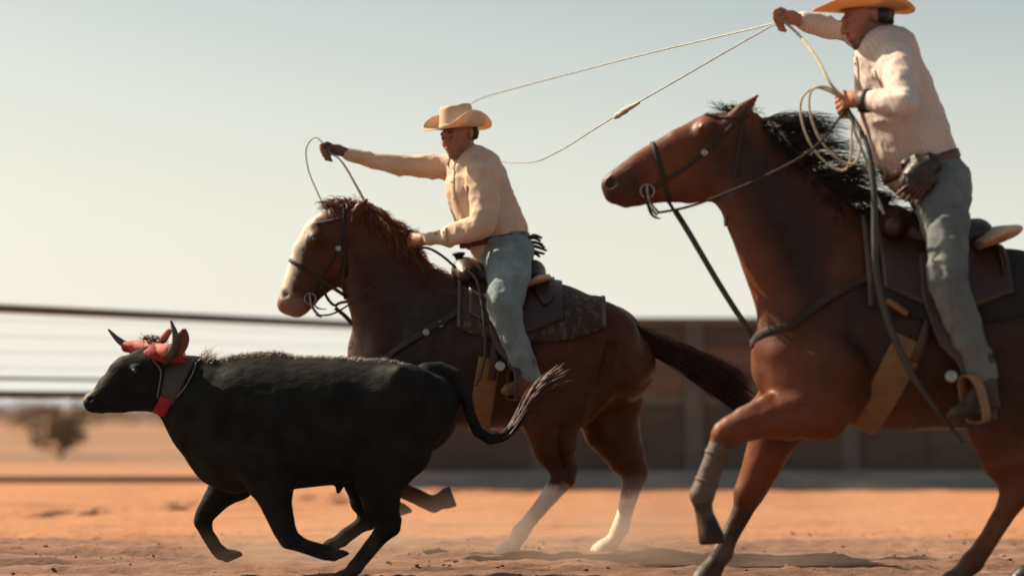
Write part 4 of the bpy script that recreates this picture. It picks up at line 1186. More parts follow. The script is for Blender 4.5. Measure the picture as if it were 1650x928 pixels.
# ------------------------------------------------------------------ rider 1 (on the dark bay)
R1 = Y1
person1 = empty('person', tuple(P(805, 470, R1)), 'rider in tan shirt and cream hat on the blazed horse, arm stretched forward', 'person', 'mounted ropers')
HC1 = P(739, 219, R1 - .06); HF1, HU1 = norm((-.62, -.74, -.22)), (-.08, -.05, 1)
S = Sculpt(0.0058)
q1 = add_head(S, HC1, HF1, HU1, 1.0)
S.chain([(q1(-.022, -.05, 0), .056, 1), (P(757, 266, R1 - .01), .062, 1.1)], .025)
torso_in = [(764, 275, R1, 36, 1.15), (772, 310, R1, 42, 1.0), (788, 350, R1, 40, .95), (803, 385, R1, 38, 1.0)]
S.px(torso_in, .04)
aF1 = [(722, 270, R1 + .20, 14, 1), (645, 266, R1 + .16, 10, 1), (560, 247, R1 + .02, 7, 1)]
aN1 = [(776, 284, R1 - .19, 16, 1), (776, 362, R1 - .27, 12, 1), (692, 386, R1 - .13, 8.5, 1)]
S.px(aF1, .02); S.px(aN1, .02)
for s in (-1, 1):
    S.px([(815, 400, R1 + s * .10, 26, 1), (808, 485, R1 + s * .36, 17, 1), (853, 600, R1 + s * .37, 10, 1)], .03)
grip1f = add_hand(S, P(556, 246, R1 + .015), P(530, 238, R1 - .02) - P(556, 246, R1 + .015), (-.3, -.6, -.7), (-.35, -.5, .8), 1.0)
grip1n = add_hand(S, P(690, 387, R1 - .125), P(655, 386, R1 - .07) - P(690, 387, R1 - .125), (-.15, .85, -.5), (.1, .2, 1), 1.0)
V, Q = S.build(2)
C = skin_colors(V, q1, 1, False)
C = paint(V, C, (0.10, 0.058, 0.042), np.linalg.norm(V - P(535, 240, R1), axis=1) - .085, .02)     # dark roping glove
mk('body', V, Q, m_skin, person1, col=C)
S = Sculpt(0.0075)
S.px([(766, 278, R1, 43, 1.15), (771, 302, R1, 51, 1.08), (784, 340, R1, 54, 1.0), (797, 374, R1, 51, 1.02), (804, 392, R1, 47, 1.05)], .04)
S.px([(768, 268, R1 - .11, 20, 1), (779, 284, R1 - .18, 25, 1)], .04); S.px([(748, 268, R1 + .12, 20, 1), (727, 270, R1 + .18, 19, 1)], .04)
S.px([(757, 254, R1 - .01, 18, 1.2), (762, 266, R1 - .01, 26, 1.2)], .02)
S.px([(724, 268, R1 + .20, 19, 1), (680, 268, R1 + .18, 17, 1), (644, 266, R1 + .16, 16, 1), (600, 260, R1 + .09, 12, 1), (562, 248, R1 + .025, 9.5, 1)], .025)
S.px([(778, 288, R1 - .20, 25, 1), (783, 330, R1 - .24, 22, 1), (776, 364, R1 - .27, 20, 1), (735, 378, R1 - .20, 16, 1), (696, 386, R1 - .135, 12.5, 1)], .025)
V, Q = S.build(2)
V = wrinkle(V, Q, .013, 6, 21, (1.2, 1, .6)); V = wrinkle(V, Q, .006, 15, 23, (1, 1, .7))
mk('shirt', V, Q, m_shirt1, person1); BVR1 = bvh_of(V, Q)
shirt_details(person1, BVR1, m_shirt1, P(752, 252, R1 - .02), HF1 * np.array([1, 1, 0]), (-.22, -.05, 1), [P(738, 264, R1 - .08), P(736, 290, R1 - .1), P(742, 325, R1 - .1), P(756, 365, R1 - .1), P(764, 392, R1 - .1)], [P(748, 302, R1 - .2), P(757, 304, R1 - .2), P(768, 306, R1 - .2)], (.75, .66, 0))
S = Sculpt(0.0085)
S.px([(804, 386, R1, 45, 1.1), (814, 408, R1, 44, 1.15)], .04)
for s in (-1, 1):
    S.px([(820, 408, R1 + s * .09, 38, .95), (818, 450, R1 + s * .26, 34, .9), (812, 490, R1 + s * .365, 28, .95), (828, 540, R1 + s * .375, 21, .95), (853, 606, R1 + s * .38, 17, 1)], .03)
V, Q = S.build(2)
V = wrinkle(V, Q, .011, 7, 31, (1, 1, 1.3)); V = wrinkle(V, Q, .005, 17, 33)
mk('jeans', V, Q, m_denim1, person1); BVJ1 = bvh_of(V, Q)
ring('belt', BVR1, P(801, 389, R1), P(849, 381, R1) - P(801, 389, R1), (0, 1, 0), .036, .004, m_belt, person1, off=.006)
for s in (-1, 1):
    V, Q = boot_geo(P(851, 616, R1 + s * .385), P(853, 636, R1 + s * .385), P(812, 632, R1 + s * .42), P(846, 585, R1 + s * .38))
    mk('boot', V, Q, m_boot, person1)
hat('cowboy_hat', 'cream straw cowboy hat with creased crown on the rider in tan', HC1 + norm(HU1) * .042 + HF1 * .004, HF1 * np.array([1, 1, .45]), HU1, .093, .128, .186, .082, .010, m_straw1)
# short hair below the hat
S = Sculpt(.006); S.chain([(q1(-.055, .0, -.045), .038, 1), (q1(-.078, .0, 0), .036, 1), (q1(-.055, .0, .045), .038, 1)], .02); S.chain([(q1(-.05, .04, 0), .070, 1)], .02)
V, Q = S.build(2); V = wrinkle(V, Q, .006, 60, 83); mk('hair', V, Q, m_hair, person1)
# leather string fringe tucked in the back of the belt
fr = empty('leather_thongs', tuple(P(858, 392, R1 - .05)), 'loose dark leather thongs trailing from the tan rider\'s belt', 'leather strings')
for i in range(7):
    a = P(847, 386 + i * 2, R1 - .10 + i * .02); b = P(random.uniform(868, 884), 384 + i * 5, R1 - .10 + i * .015)
    tube('thong', [a, (a + b) / 2 + np.array([0, 0, random.uniform(-.01, .02)]), b], [.008, .010, .006], m_dark, fr, 6)

# ------------------------------------------------------------------ rider 2 (near, right)
R2 = Y2
person2 = empty('person', tuple(P(1510, 340, R2)), 'rider in striped shirt and golden hat on the near red bay horse', 'person', 'mounted ropers')
HC2 = P(1396, 32, R2 - .01); HF2, HU2 = norm((-.955, -.16, -.26)), (-.26, 0, 1)
S = Sculpt(0.0052)
q2 = add_head(S, HC2, HF2, HU2, 1.02)
S.chain([(q2(-.026, -.05, 0), .058, 1), (P(1418, 84, R2), .068, 1.1)], .025)
S.px([(1428, 98, R2, 40, 1.2), (1440, 142, R2, 46, 1.05), (1452, 195, R2, 50, 1.0), (1478, 255, R2, 50, 1.0), (1505, 285, R2, 44, 1.05)], .04)
S.px([(1418, 88, R2 + .20, 17, 1), (1368, 54, R2 + .36, 12, 1), (1288, 33, R2 + .22, 9, 1)], .02)
S.px([(1446, 106, R2 - .20, 20, 1), (1458, 164, R2 - .42, 14, 1), (1393, 162, R2 - .26, 10, 1)], .02)
for s in (-1, 1):
    S.px([(1518, 290, R2 + s * .10, 32, 1), (1527, 462, R2 + s * .38, 21, 1), (1584, 606, R2 + s * .40, 12, 1)], .03)
grip2f = add_hand(S, P(1286, 33, R2 + .215), P(1262, 24, R2 + .16) - P(1286, 33, R2 + .215), (-.3, -.5, -.7), (-.4, -.6, .7), 1.05)
grip2n = add_hand(S, P(1391, 162, R2 - .255), P(1362, 160, R2 - .20) - P(1391, 162, R2 - .255), (.1, .75, -.65), (-.05, .3, .95), 1.08)
V, Q = S.build(2)
C = skin_colors(V, q2, 1.02, True)
mk('body', V, Q, m_skin, person2, col=C)
S = Sculpt(0.007)
S.px([(1430, 92, R2, 50, 1.18), (1438, 130, R2, 57, 1.08), (1447, 175, R2, 62, 1.0), (1465, 225, R2, 66, .96), (1480, 258, R2, 60, 1.0), (1488, 272, R2, 55, 1.02)], .04)
S.px([(1425, 82, R2 - .12, 28, 1), (1444, 104, R2 - .19, 31, 1)], .04); S.px([(1425, 82, R2 + .12, 28, 1), (1420, 92, R2 + .20, 26, 1)], .04)
S.px([(1412, 68, R2, 27, 1.15), (1424, 84, R2, 32, 1.2)], .015)
S.px([(1418, 90, R2 + .21, 23, 1), (1390, 68, R2 + .30, 20, 1), (1368, 54, R2 + .365, 18, 1), (1330, 43, R2 + .295, 15, 1), (1294, 34, R2 + .228, 12.5, 1)], .025)
S.px([(1447, 108, R2 - .20, 30, 1), (1456, 138, R2 - .32, 26, 1), (1459, 166, R2 - .42, 23, 1), (1428, 165, R2 - .345, 19, 1), (1398, 162, R2 - .27, 14.5, 1)], .025)
V, Q = S.build(2)
V = wrinkle(V, Q, .013, 6, 41, (1.2, 1, .55)); V = wrinkle(V, Q, .006, 15, 43, (1, 1, .7))
mk('shirt', V, Q, m_shirt2, person2); BVR2 = bvh_of(V, Q)
shirt_details(person2, BVR2, m_shirt2, P(1414, 72, R2), HF2 * np.array([1, 1, 0]), (-.30, 0, 1), [P(1390, 92, R2 - .02), P(1386, 130, R2 - .03), P(1388, 185, R2 - .03), P(1402, 240, R2 - .03), P(1422, 300, R2 - .03)], [P(1396, 118, R2 - .14), P(1406, 119, R2 - .16), P(1418, 120, R2 - .18)], (.94, .34, 0))
S = Sculpt(0.0085)
S.px([(1490, 272, R2, 52, 1.1), (1510, 300, R2, 52, 1.15)], .04)
for s in (-1, 1):
    S.px([(1518, 298, R2 + s * .10, 46, .95), (1522, 350, R2 + s * .22, 39, .9), (1526, 400, R2 + s * .32, 32, .9), (1526, 455, R2 + s * .385, 31, .92), (1546, 512, R2 + s * .395, 29, .95), (1584, 604, R2 + s * .405, 21, 1)], .03)
V, Q = S.build(2)
V = wrinkle(V, Q, .011, 7, 51, (1, 1, 1.3)); V = wrinkle(V, Q, .005, 17, 53)
mk('jeans', V, Q, m_denim2, person2); BVJ2 = bvh_of(V, Q)
ring('belt', BVR2, P(1486, 268, R2), P(1540, 248, R2) - P(1486, 268, R2), (0, 1, 0), .040, .004, m_belt, person2, off=.006)
for s in (-1, 1):
    V, Q = boot_geo(P(1588, 622, R2 + s * .41), P(1598, 664, R2 + s * .41), P(1530, 672, R2 + s * .45), P(1580, 585, R2 + s * .405))
    mk('boot', V, Q, m_bootd, person2)
hat('cowboy_hat', 'golden straw cowboy hat with wide brim cut by the top edge', HC2 + norm(HU2) * .044 + HF2 * .0, np.array([-.98, -.16, .0]), (-.04, 0, 1), .095, .12, .200, .065, .004, m_straw2)
S = Sculpt(.006); S.chain([(q2(-.05, -.005, -.05), .036, 1), (q2(-.085, .0, 0), .038, 1), (q2(-.05, -.005, .05), .036, 1)], .02); S.chain([(q2(-.05, .04, 0), .072, 1)], .02); S.chain([(q2(-.085, -.02, -.02), .03, 1), (q2(-.09, -.035, .0), .022, 1)], .02)
V, Q = S.build(2); V = wrinkle(V, Q, .006, 60, 81); mk('hair', V, Q, m_hair, person2)
ln = []
for i in range(420):
    a = random.uniform(-1.3, 1.3); rt = q2(-.085 * math.cos(a), random.uniform(-.02, .03), .078 * math.sin(a)) + RNG.normal(0, .004, 3)
    ln.append(np.array([rt, rt + np.array([.010, 0, -.012]), rt + np.array([random.uniform(.008, .028), random.uniform(-.008, .008), random.uniform(-.04, -.018)])]))
strands('hair_ends', ln, .002, m_hair, person2)
ring('wristband', BVR2, P(1398, 162, R2 - .27), (0, 0, 1), norm(np.cross(P(1398, 162, R2 - .27) - P(1428, 165, R2 - .345), (0, 0, 1))), .045, .005, m_dark, person2, off=.004, R=.12)
# dark leather gear bundle at the front of the hip
gear = empty('leather_pouch', tuple(P(1478, 290, R2 - .2)), 'crumpled dark leather pouch at the striped rider\'s waist', 'pouch')
S = Sculpt(.006)
S.px([(1500, 266, R2 - .20, 17, 1.1), (1482, 276, R2 - .22, 20, 1.0), (1468, 296, R2 - .22, 17, .9)], .015)
S.px([(1496, 290, R2 - .23, 15, .8), (1480, 308, R2 - .24, 12, .8)], .012); S.px([(1462, 262, R2 - .20, 8, 1), (1490, 256, R2 - .22, 10, .8)], .012)
V, Q = S.build(2); V = wrinkle(V, Q, .014, 16, 61); mk('bag', V, Q, m_dark, gear)
for i in range(5):
    a = P(1478 + i * 5, 296, R2 - .25); b = P(1440 + i * 9, 318 + i * 4, R2 - .24)
    tube('thong', [a, (a + b) / 2 + np.array([0, -.02, .015]), b], [.006, .007, .004], m_belt, gear, 6)
# ================================================================== saddles, bridles, ropes
m_saddle = mat('saddle_leather', (0.034, 0.015, 0.009), 0.45, 0.35, 10, bump=.25, bscale=45, spec=.45)
m_saddle_t = mat('worn_tan_leather', (0.19, 0.098, 0.045), 0.5, 0.25, 10, bump=.2, bscale=45)
m_fleece = mat('cream_seat_leather', (0.45, 0.30, 0.19), 0.6, 0.2, 12, bump=.2, bscale=60)
m_cinch = mat('tan_cinch_webbing', (0.17, 0.095, 0.04), 0.9, 0.2, 12, (1, 1, 6), 0.4, 80, (.3, 1, 3))
m_blanket1 = mat('grey_pattern_blanket', (0.036, 0.026, 0.02), 0.95, 0.3, 8, bump=.5, bscale=90, second=((0.095, 0.072, 0.06), 38, .58, (1, 1, .45)))
m_blanket2 = mat('dark_blanket', (0.016, 0.015, 0.014), 0.95, 0.3, 8, bump=.5, bscale=90)
m_edge = mat('blanket_binding', (0.085, 0.062, 0.05), 0.8, 0.3, 10)
m_strap = mat('black_tack_strap', (0.020, 0.013, 0.009), 0.7, 0.3, 12)
m_rein = mat('grey_rein', (0.036, 0.034, 0.03), 0.6, 0.25, 12)
m_steel = mat('tack_steel', (0.26, 0.25, 0.235), 0.4, 0.2, 12, metal=1.0)
m_rope = mat('pale_rope', (0.42, 0.36, 0.24), 0.8, 0.25, 30, bump=.4, bscale=260)
m_ropeg = mat('grey_rope', (0.36, 0.345, 0.30), 0.8, 0.25, 30, bump=.4, bscale=260)
m_boot_wrap = mat('taupe_leg_boot', (0.085, 0.058, 0.041), 0.7, 0.25, 14, bump=.2, bscale=60)

def disc(name, c, n, r, th, m, par, seg=18):
    n = norm(n); u = norm(np.cross(n, (.3, .2, .9))); w = np.cross(n, u)
    prof = [(0, th), (.35, th * .9), (.5, th * .55), (.62, th * .8), (.85, th * .6), (1, 0)]
    G = np.array([[c + n * h + r * k * (math.cos(a) * u + math.sin(a) * w) for a in np.linspace(0, 2 * math.pi, seg + 1)[:-1]] for k, h in prof])
    return mk(name, *grid_geo(G, True), m, par)

def saddle_set(i, yb, bv, xpx, zc_px, seat, horn_px, cinch_px, cinch_w, labels, mb, stir, y_leg, cantle_px, mtop):
    """xpx: blanket front, skirt front, skirt back, blanket back (photo x). seat: stations of the tree top"""
    X = lambda px: P(px, 0, yb)[0]; Zc = P(0, zc_px, yb)[2]
    bl = empty('saddle_blanket', tuple(P((xpx[0] + xpx[3]) / 2, zc_px - 100, yb)), labels[0], 'blanket', 'saddle blankets')
    xs = np.linspace(X(xpx[0]), X(xpx[3]), 36)
    full = lambda s: math.radians(54 + 26 * max(0, math.sin(math.pi * (.04 + .92 * s))) ** .45)
    _, G = drape('pad', bv, xs, Zc, full, .014, mb, bl, .016, 44, wave=.02, y0=yb)
    for row in (G[0], G[-1]):
        nn = np.array([norm(np.array([0, p[1] - yb, p[2] - Zc])) for p in row])
        mk('binding', *band_geo(row + nn * .010, nn, .022, .004), m_edge, bl)
    sd = empty('saddle', tuple(P((xpx[1] + xpx[2]) / 2, zc_px - 130, yb)), labels[1], 'saddle', 'western saddles')
    xs = np.linspace(X(xpx[1]), X(xpx[2]), 30)
    sk = lambda s: math.radians(52 + 16 * math.sin(math.pi * min(1, s * 1.05)) + 8 * s)
    drape('skirt', bv, xs, Zc, sk, .034, m_saddle, sd, .012, 36, y0=yb)
    jk = lambda s: math.radians(36 + 12 * math.sin(math.pi * s))
    xs2 = np.linspace(X(cantle_px[0] - 6), X(xpx[2] - 12), 16)
    drape('rear_jockey', bv, xs2, Zc, jk, .048, mtop, sd, .010, 24, y0=yb)
    S = Sculpt(.008)
    S.px(seat, .03)
    # swell at the fork, cantle dish
    a, b = seat[0], seat[-1]
    S.px([(a[0], a[1] + 4, yb - .12, a[3] * .6, 1), (a[0] - 4, a[1] - 6, yb, a[3] * .75, 1), (a[0], a[1] + 4, yb + .12, a[3] * .6, 1)], .03)
    V, Q = S.build(3); mk('tree', V, Q, m_saddle, sd)
    S = Sculpt(.0075)
    cx, cy, cr = cantle_px
    S.px([(cx - cr * 1.1, cy + cr * .75, yb, cr * .30, 12.0), (cx, cy + cr * .2, yb, cr * .50, 9.0), (cx + cr * .8, cy, yb, cr * .36, 10.0)], .02)
    V, Q = S.build(3); mk('cantle', V, Q, m_fleece, sd)
    hx, hy, hr = horn_px
    hb = P(hx + 2, hy + 42 * hr, yb); ht = P(hx, hy, yb); dv = norm(ht - hb)
    prof = [(0, .030), (.35, .021), (.7, .019), (.82, .026), (.93, .036), (1.0, .036), (1.04, .028), (1.05, .001)]
    u = np.array([0, 1, 0]); w = np.cross(dv, u)
    G = np.array([[hb + (ht - hb) * t + r * (math.cos(q) * u + math.sin(q) * w) for q in np.linspace(0, 2 * math.pi, 19)[:-1]] for t, r in prof])
    mk('horn', *grid_geo(G, True), m_dark, sd)
    # cinch: strap round the belly
    cpx, ctilt = cinch_px
    for s in (-1, 1):
        lat = [P(cpx + 18 * ctilt, zc_px - 40, yb), P(cpx + 10 * ctilt, zc_px, yb), P(cpx + 2, zc_px + 40, yb)]
        strap('latigo', bv, lat, .045, .004, m_saddle, sd, ray=(0, -s, 0), off=.012)
    cc = P(cpx - 6 * ctilt, zc_px + 20, yb); tl = norm((-.30 * ctilt, 0, -1))
    pth, nn = ring_path(bv, cc, tl, (0, 1, 0), .005, 56, math.radians(-98), math.radians(98))
    pth[1:-1] = .25 * pth[:-2] + .5 * pth[1:-1] + .25 * pth[2:]
    mk('cinch', *band_geo(pth, nn, cinch_w, .006), m_cinch, sd)
    # fender + stirrup on each side
    for s in (-1, 1):
        top, st_top = stir['top'], stir['ring']
        pa = [P(top[0], top[1], yb + s * .22), P((top[0] * .5 + st_top[0] * .5) - 4, (top[1] + st_top[1]) / 2, yb + s * (y_leg - .08)), P(st_top[0], st_top[1], yb + s * (y_leg - .01))]
        path = spline(pa, 10); nn = np.tile(np.array([0, float(s), .12]), (len(path), 1))
        mk('fender', *band_geo(path, nn, np.interp(np.linspace(0, 1, len(path)), [0, .35, .7, .85, 1], [.10, .17, .15, .06, .05]), .004), m_saddle, sd)
        c0 = np.array(P(st_top[0], st_top[1], yb + s * (y_leg + .02)))
        w2, hh = stir['w'], stir['h']; fw = norm((1, s * -.35, .25)); up = np.array([0, 0, 1.0]); sdv = norm(np.cross(fw, up))
        loop = [c0 + sdv * w2 * a + up * (-hh * b) + fw * stir.get('lean', 0) * b for a, b in ((0, 0), (.75, .1), (1, .45), (.95, .85), (.75, 1), (0, 1.02), (-.75, 1), (-.95, .85), (-1, .45), (-.75, .1))]
        lp = spline(loop, 5, True); cen = lp.mean(0); nn = lp - cen
        st = mk('stirrup', *band_geo(lp, nn, .042, .006, True), mtop if i == 1 else m_saddle_t, sd)
        disc('concho', np.array(P(stir['concho'][0], stir['concho'][1], yb + s * (y_leg + .03))), (0, s, .1), .026, .005, m_steel, sd)
    return sd

# ---- horse 1
sad1 = saddle_set(1, Y1, BV1, (742, 757, 905, 970), 572,
    [(752, 440, Y1, 24, 1.3), (785, 446, Y1, 24, 1.6), (825, 446, Y1, 24, 1.8), (858, 440, Y1, 22, 1.9)], (739, 408, .7), (792, .6), .12,
    ('grey patterned saddle blanket under the dark bay\'s saddle', 'dark western saddle under the rider in the tan shirt'), m_blanket1,
    dict(top=(806, 462), ring=(828, 594), w=.065, h=.155, concho=(806, 590)), .40, (868, 449, 18), m_saddle)
# ---- horse 2
sad2 = saddle_set(2, Y2, BV2, (1388, 1408, 1608, 1672), 545,
    [(1440, 362, Y2, 30, 1.3), (1480, 384, Y2, 30, 1.6), (1530, 388, Y2, 30, 1.8), (1572, 380, Y2, 28, 1.9)], (1424, 318, .9), (1452, 1.6), .145,
    ('dark saddle blanket under the near red bay\'s saddle', 'brown western saddle with pale cantle under the striped rider'), m_blanket2,
    dict(top=(1500, 405), ring=(1560, 604), w=.075, h=.20, concho=(1533, 606), lean=.05), .43, (1598, 376, 30), m_saddle)

def bridle(i, label, yb, bv, nose, cheek, crown, brow, bit, cat='bridle'):
    br = empty('bridle', tuple(P(bit[0], bit[1], yb)), label, cat, 'bridles')
    (n0, n1) = nose
    cc = (P(*n0, yb) + P(*n1, yb)) / 2
    ring('noseband', bv, cc, P(*n0, yb) - P(*n1, yb), (0, 1, 0), .020, .004, m_strap, br, off=.004, R=.35)
    for s in (-1, 1):
        strap('cheek_strap', bv, [P(*c, yb) for c in cheek], .018, .003, m_strap, br, ray=(0, -s, 0), off=.004)
        strap('brow_band', bv, [P(*c, yb) for c in brow], .018, .003, m_strap, br, ray=(0, -s, 0), off=.004)
        h = bv.ray_cast(Vector(P(*bit, yb) + np.array([0, s * 1.0, 0])), Vector((0, -s, 0)))
        yy = h[0][1] if h[0] is not None else yb + s * .06
        bp = P(bit[0], bit[1], yb); bp[1] = yy + s * .008
        V_, F_ = tube_geo(np.array([bp + .03 * np.array([math.cos(a), 0, math.sin(a)]) for a in np.linspace(0, 6.283, 21)[:-1]]), .004, 6, True); mk('bit_ring', V_, F_, m_steel, br)
        tube('bit_shank', [bp + np.array([.0, s * .004, .03]), bp, bp + np.array([.012, s * .01, -.05]), bp + np.array([.05, s * .012, -.095])], .0055, m_steel, br, 8)
        disc('concho', np.array(bv.ray_cast(Vector(P(*cheek[1], yb) + np.array([0, s, 0])), Vector((0, -s, 0)))[0]) + np.array([0, s * .006, 0]), (0, s, 0), .016, .004, m_steel, br)
    ring('crown_strap', bv, P(*crown[0], yb), P(*crown[1], yb) - P(*crown[0], yb), (0, 1, 0), .020, .004, m_strap, br, off=.004, R=.4)
    return br
bridle1 = bridle(1, 'dark leather bridle with noseband across the white blaze', HY, BV1, ((470, 421), (512, 448)), [(556, 352), (547, 402), (515, 452), (502, 483)], ((556, 390), (556, 330)), [(510, 362), (535, 358), (556, 352)], (501, 482))
bridle2 = bridle(2, 'dark bridle with silver buckles on the near red bay horse', Y2, BV2, ((1050, 228), (1078, 325)), [(1192, 192), (1133, 249), (1076, 290), (1042, 310)], ((1190, 230), (1196, 190)), [(1136, 186), (1165, 192), (1192, 194)], (1042, 310))
# chin straps, tie-downs and reins
def free_strap(name, pts, w, m, par, nrm_=(0, -1, .1), th=.003, n=10):
    path = spline(pts, n); V_, F_ = band_geo(path, np.tile(np.array(nrm_, float), (len(path), 1)), w, th); return mk(name, V_, F_, m, par)
bit1 = P(514, 512, HY)
free_strap('curb_strap', [P(502, 484, HY - .07), P(512, 496, HY - .06), P(524, 498, HY), P(512, 496, HY + .06), P(502, 484, HY + .07)], .018, m_strap, bridle1, (0, 0, -1))
free_strap('chin_strap', [P(518, 462, HY - .08), P(530, 484, HY - .05), P(540, 492, HY), P(548, 488, HY), P(572, 484, HY)], .016, m_strap, bridle1)
for s in (-1, 1):
    free_strap('rein', [P(509, 508, HY + s * .075), P(540, 504, HY + s * .10), P(590, 470, HY + s * .16), P(640, 420, HY + s * .14 - .03), grip1n + np.array([0, .01 * s, 0])], .010, m_strap, bridle1)
free_strap('rein_tail', [grip1n + np.array([.02, -.02, -.03]), P(690, 400, R1 - .14), P(712, 412, R1 - .14), P(735, 432, R1 - .13)], .014, m_strap, bridle1)
free_strap('rein_tail', [grip1n + np.array([.0, -.03, -.03]), P(668, 410, R1 - .15), P(678, 428, R1 - .15), P(686, 444, R1 - .16)], .014, m_strap, bridle1)
tie1 = empty('breast_collar', tuple(P(610, 570, Y1)), 'dark breast collar with tie-down on the blazed horse', 'breast collar', 'breast collars')
def breast_strap(par, bv, yb, side, front, w):
    """one band from saddle to saddle round the chest"""
    pn, nn = project(bv, spline([P(a, b, yb) for a, b in side], 8), (0, 1, 0), .005)
    pf, nf = project(bv, spline([P(a, b, yb) for a, b in side], 8), (0, -1, 0), .005)
    cx = P(side[-1][0], 0, yb)[0]; z1 = P(*side[-1], yb)[2]; z0 = P(*front, yb)[2]; pc, nc = [], []
    for a in np.radians(np.linspace(-80, 80, 21)):
        d = np.array([-math.cos(a), math.sin(a), 0]); c = np.array([cx, yb, z0 + (z1 - z0) * abs(math.sin(a)) ** 1.5])
        h = bv.ray_cast(Vector(c + d * .9), Vector(-d))
        pc.append(np.array(h[0]) + d * .005 if h[0] is not None else c + d * .2); nc.append(d)
    path = np.concatenate([pn[:-2], pc, pf[::-1][2:]]); nrm_ = np.concatenate([nn[:-2], nc, nf[::-1][2:]])
    for _ in range(3):
        path[1:-1] = .25 * path[:-2] + .5 * path[1:-1] + .25 * path[2:]; nrm_[1:-1] = .25 * nrm_[:-2] + .5 * nrm_[1:-1] + .25 * nrm_[2:]
    mk('collar_strap', *band_geo(path + nrm_ * .007, nrm_, w, .003), m_strap, par)
breast_strap(tie1, BV1, Y1, [(765, 490), (735, 510), (690, 536), (645, 566), (628, 580)], (600, 588), .036)
free_strap('tie_down', [P(540, 496, HY), P(562, 515, HY), P(585, 545, Y1), P(600, 575, Y1 - .02)], .022, m_strap, tie1)
for px, py in ((712, 525), (690, 538)):
    h = BV1.ray_cast(Vector(P(px, py, Y1) + np.array([0, -1.5, 0])), Vector((0, 1, 0)))
    disc('buckle', np.array(h[0]) + np.array([0, -.012, 0]), (0, -1, .1), 0.018, .004, m_steel, tie1)

free_strap('curb_strap', [P(1040, 318, Y2 - .08), P(1050, 345, Y2 - .06), P(1062, 352, Y2), P(1050, 345, Y2 + .06), P(1040, 318, Y2 + .08)], .016, m_strap, bridle2, (0, 0, -1))
free_strap('chin_strap', [P(1078, 326, Y2 - .08), P(1090, 345, Y2 - .05), P(1100, 356, Y2), P(1088, 342, Y2 + .05), P(1078, 326, Y2 + .08)], .016, m_strap, bridle2, (.3, 0, -1))
for s in (-1, 1):
    free_strap('rein', [P(1060, 343, Y2 + s * .085), P(1120, 330, Y2 + s * .14), P(1220, 290, Y2 + s * .20), P(1310, 240, Y2 + s * .16 - .08), grip2n + np.array([0, .01 * s, -.01])], .011, m_strap, bridle2)
tie2 = empty('breast_collar', tuple(P(1225, 560, Y2)), 'breast collar with long strap from jaw to chest of the near horse', 'breast collar', 'breast collars')
free_strap('tie_down', [P(1088, 340, Y2), P(1110, 375, Y2), P(1165, 468, Y2 - .01), P(1222, 556, Y2 - .02)], .026, m_rein, tie2)
breast_strap(tie2, BV2, Y2, [(1425, 436), (1392, 450), (1330, 482), (1285, 512), (1262, 532)], (1215, 556), .036)
h = BV2.ray_cast(Vector(P(1392, 446, Y2) + np.array([0, -1.5, 0])), Vector((0, 1, 0)))
disc('buckle', np.array(h[0]) + np.array([0, -.014, 0]), (0, -1, .1), 0.018, .004, m_steel, tie2)
disc('buckle', P(1226, 552, Y2 - .04) + np.array([-.02, 0, 0]), (-1, -.4, .1), .020, .006, m_steel, tie2)

# protective boot on the raised foreleg
lb = empty('leg_boot', tuple(P(1133, 790, Y2 - .19)), 'taupe protective boot on the near horse\'s raised foreleg', 'leg boot')
S = Sculpt(.006)
S.px([(1160, 718, Y2 - .19, 18, .95), (1150, 745, Y2 - .19, 17.5, .95), (1138, 778, Y2 - .19, 18, .95), (1131, 797, Y2 - .19, 20.5, .95)], .01)
V, Q = S.build(2); V = wrinkle(V, Q, .003, 12, 71); mk('cuff', V, Q, m_boot_wrap, lb)
BVB = bvh_of(V, Q)
for px, py in ((1154, 732), (1138, 776)):
    ring('buckle_strap', BVB, P(px, py, Y2 - .19), (.93, 0, -.36), (0, 1, 0), .016, .0025, m_boot_wrap, lb, off=.003, R=.2, n=24)

# ---- ropes
rope1 = empty('lasso', tuple(grip1f), 'thin rope loop hanging from the outstretched hand of the tan rider', 'lasso', 'lassos')
tube('loop', [grip1f, P(510, 222, R1 + .0), P(494, 238, R1 + .05), P(496, 270, R1 + .10), P(508, 302, R1 + .14), P(530, 345, R1 + .18), P(560, 372, R1 + .20), P(592, 362, R1 + .20), P(590, 335, R1 + .16), P(568, 290, R1 + .08), P(548, 258, R1 + .02)], .004, m_ropeg, rope1, 8, True)
tube('tail', [grip1f, P(552, 262, R1 + .0), P(575, 300, R1 + .05), P(604, 348, R1 + .10), P(640, 380, R1 + .02), grip1n + np.array([0, .02, 0])], .0045, m_ropeg, rope1, 8)
rope2 = empty('lasso', tuple(grip2f), 'long swung rope loop stretching across the sky from the striped rider', 'lasso', 'lassos')
tube('loop', [grip2f, P(1215, 46, -1.6), P(1130, 66, -1.0), P(1030, 90, -.5), P(930, 116, 0), P(840, 140, .35), P(768, 162, .6), P(738, 195, .75), P(770, 250, .6), P(850, 262, .1), P(900, 244, -.25), P(960, 207, -.75), P(1010, 176, -1.1), P(1090, 130, -1.5), P(1180, 78, -1.8), P(1240, 44, -2.0)], .0037, m_ropeg, rope2, 8, True)
V, F_ = tube_geo(spline([P(990, 190, -.98), P(1002, 182, -1.05), P(1014, 174, -1.12), P(1030, 166, -1.2)], 5), np.array([.007, .011, .014, .016, .013, .014, .017, .017, .016, .013, .014, .013, .011, .009, .007, .006]), 8); mk('honda_knot', V, F_, m_ropeg, rope2)
tube('tail', [grip2f, P(1290, 60, R2 + .05), P(1318, 98, R2 - .1), P(1338, 135, R2 - .2), grip2n + np.array([0, 0, .02])], .0065, m_rope, rope2, 8)
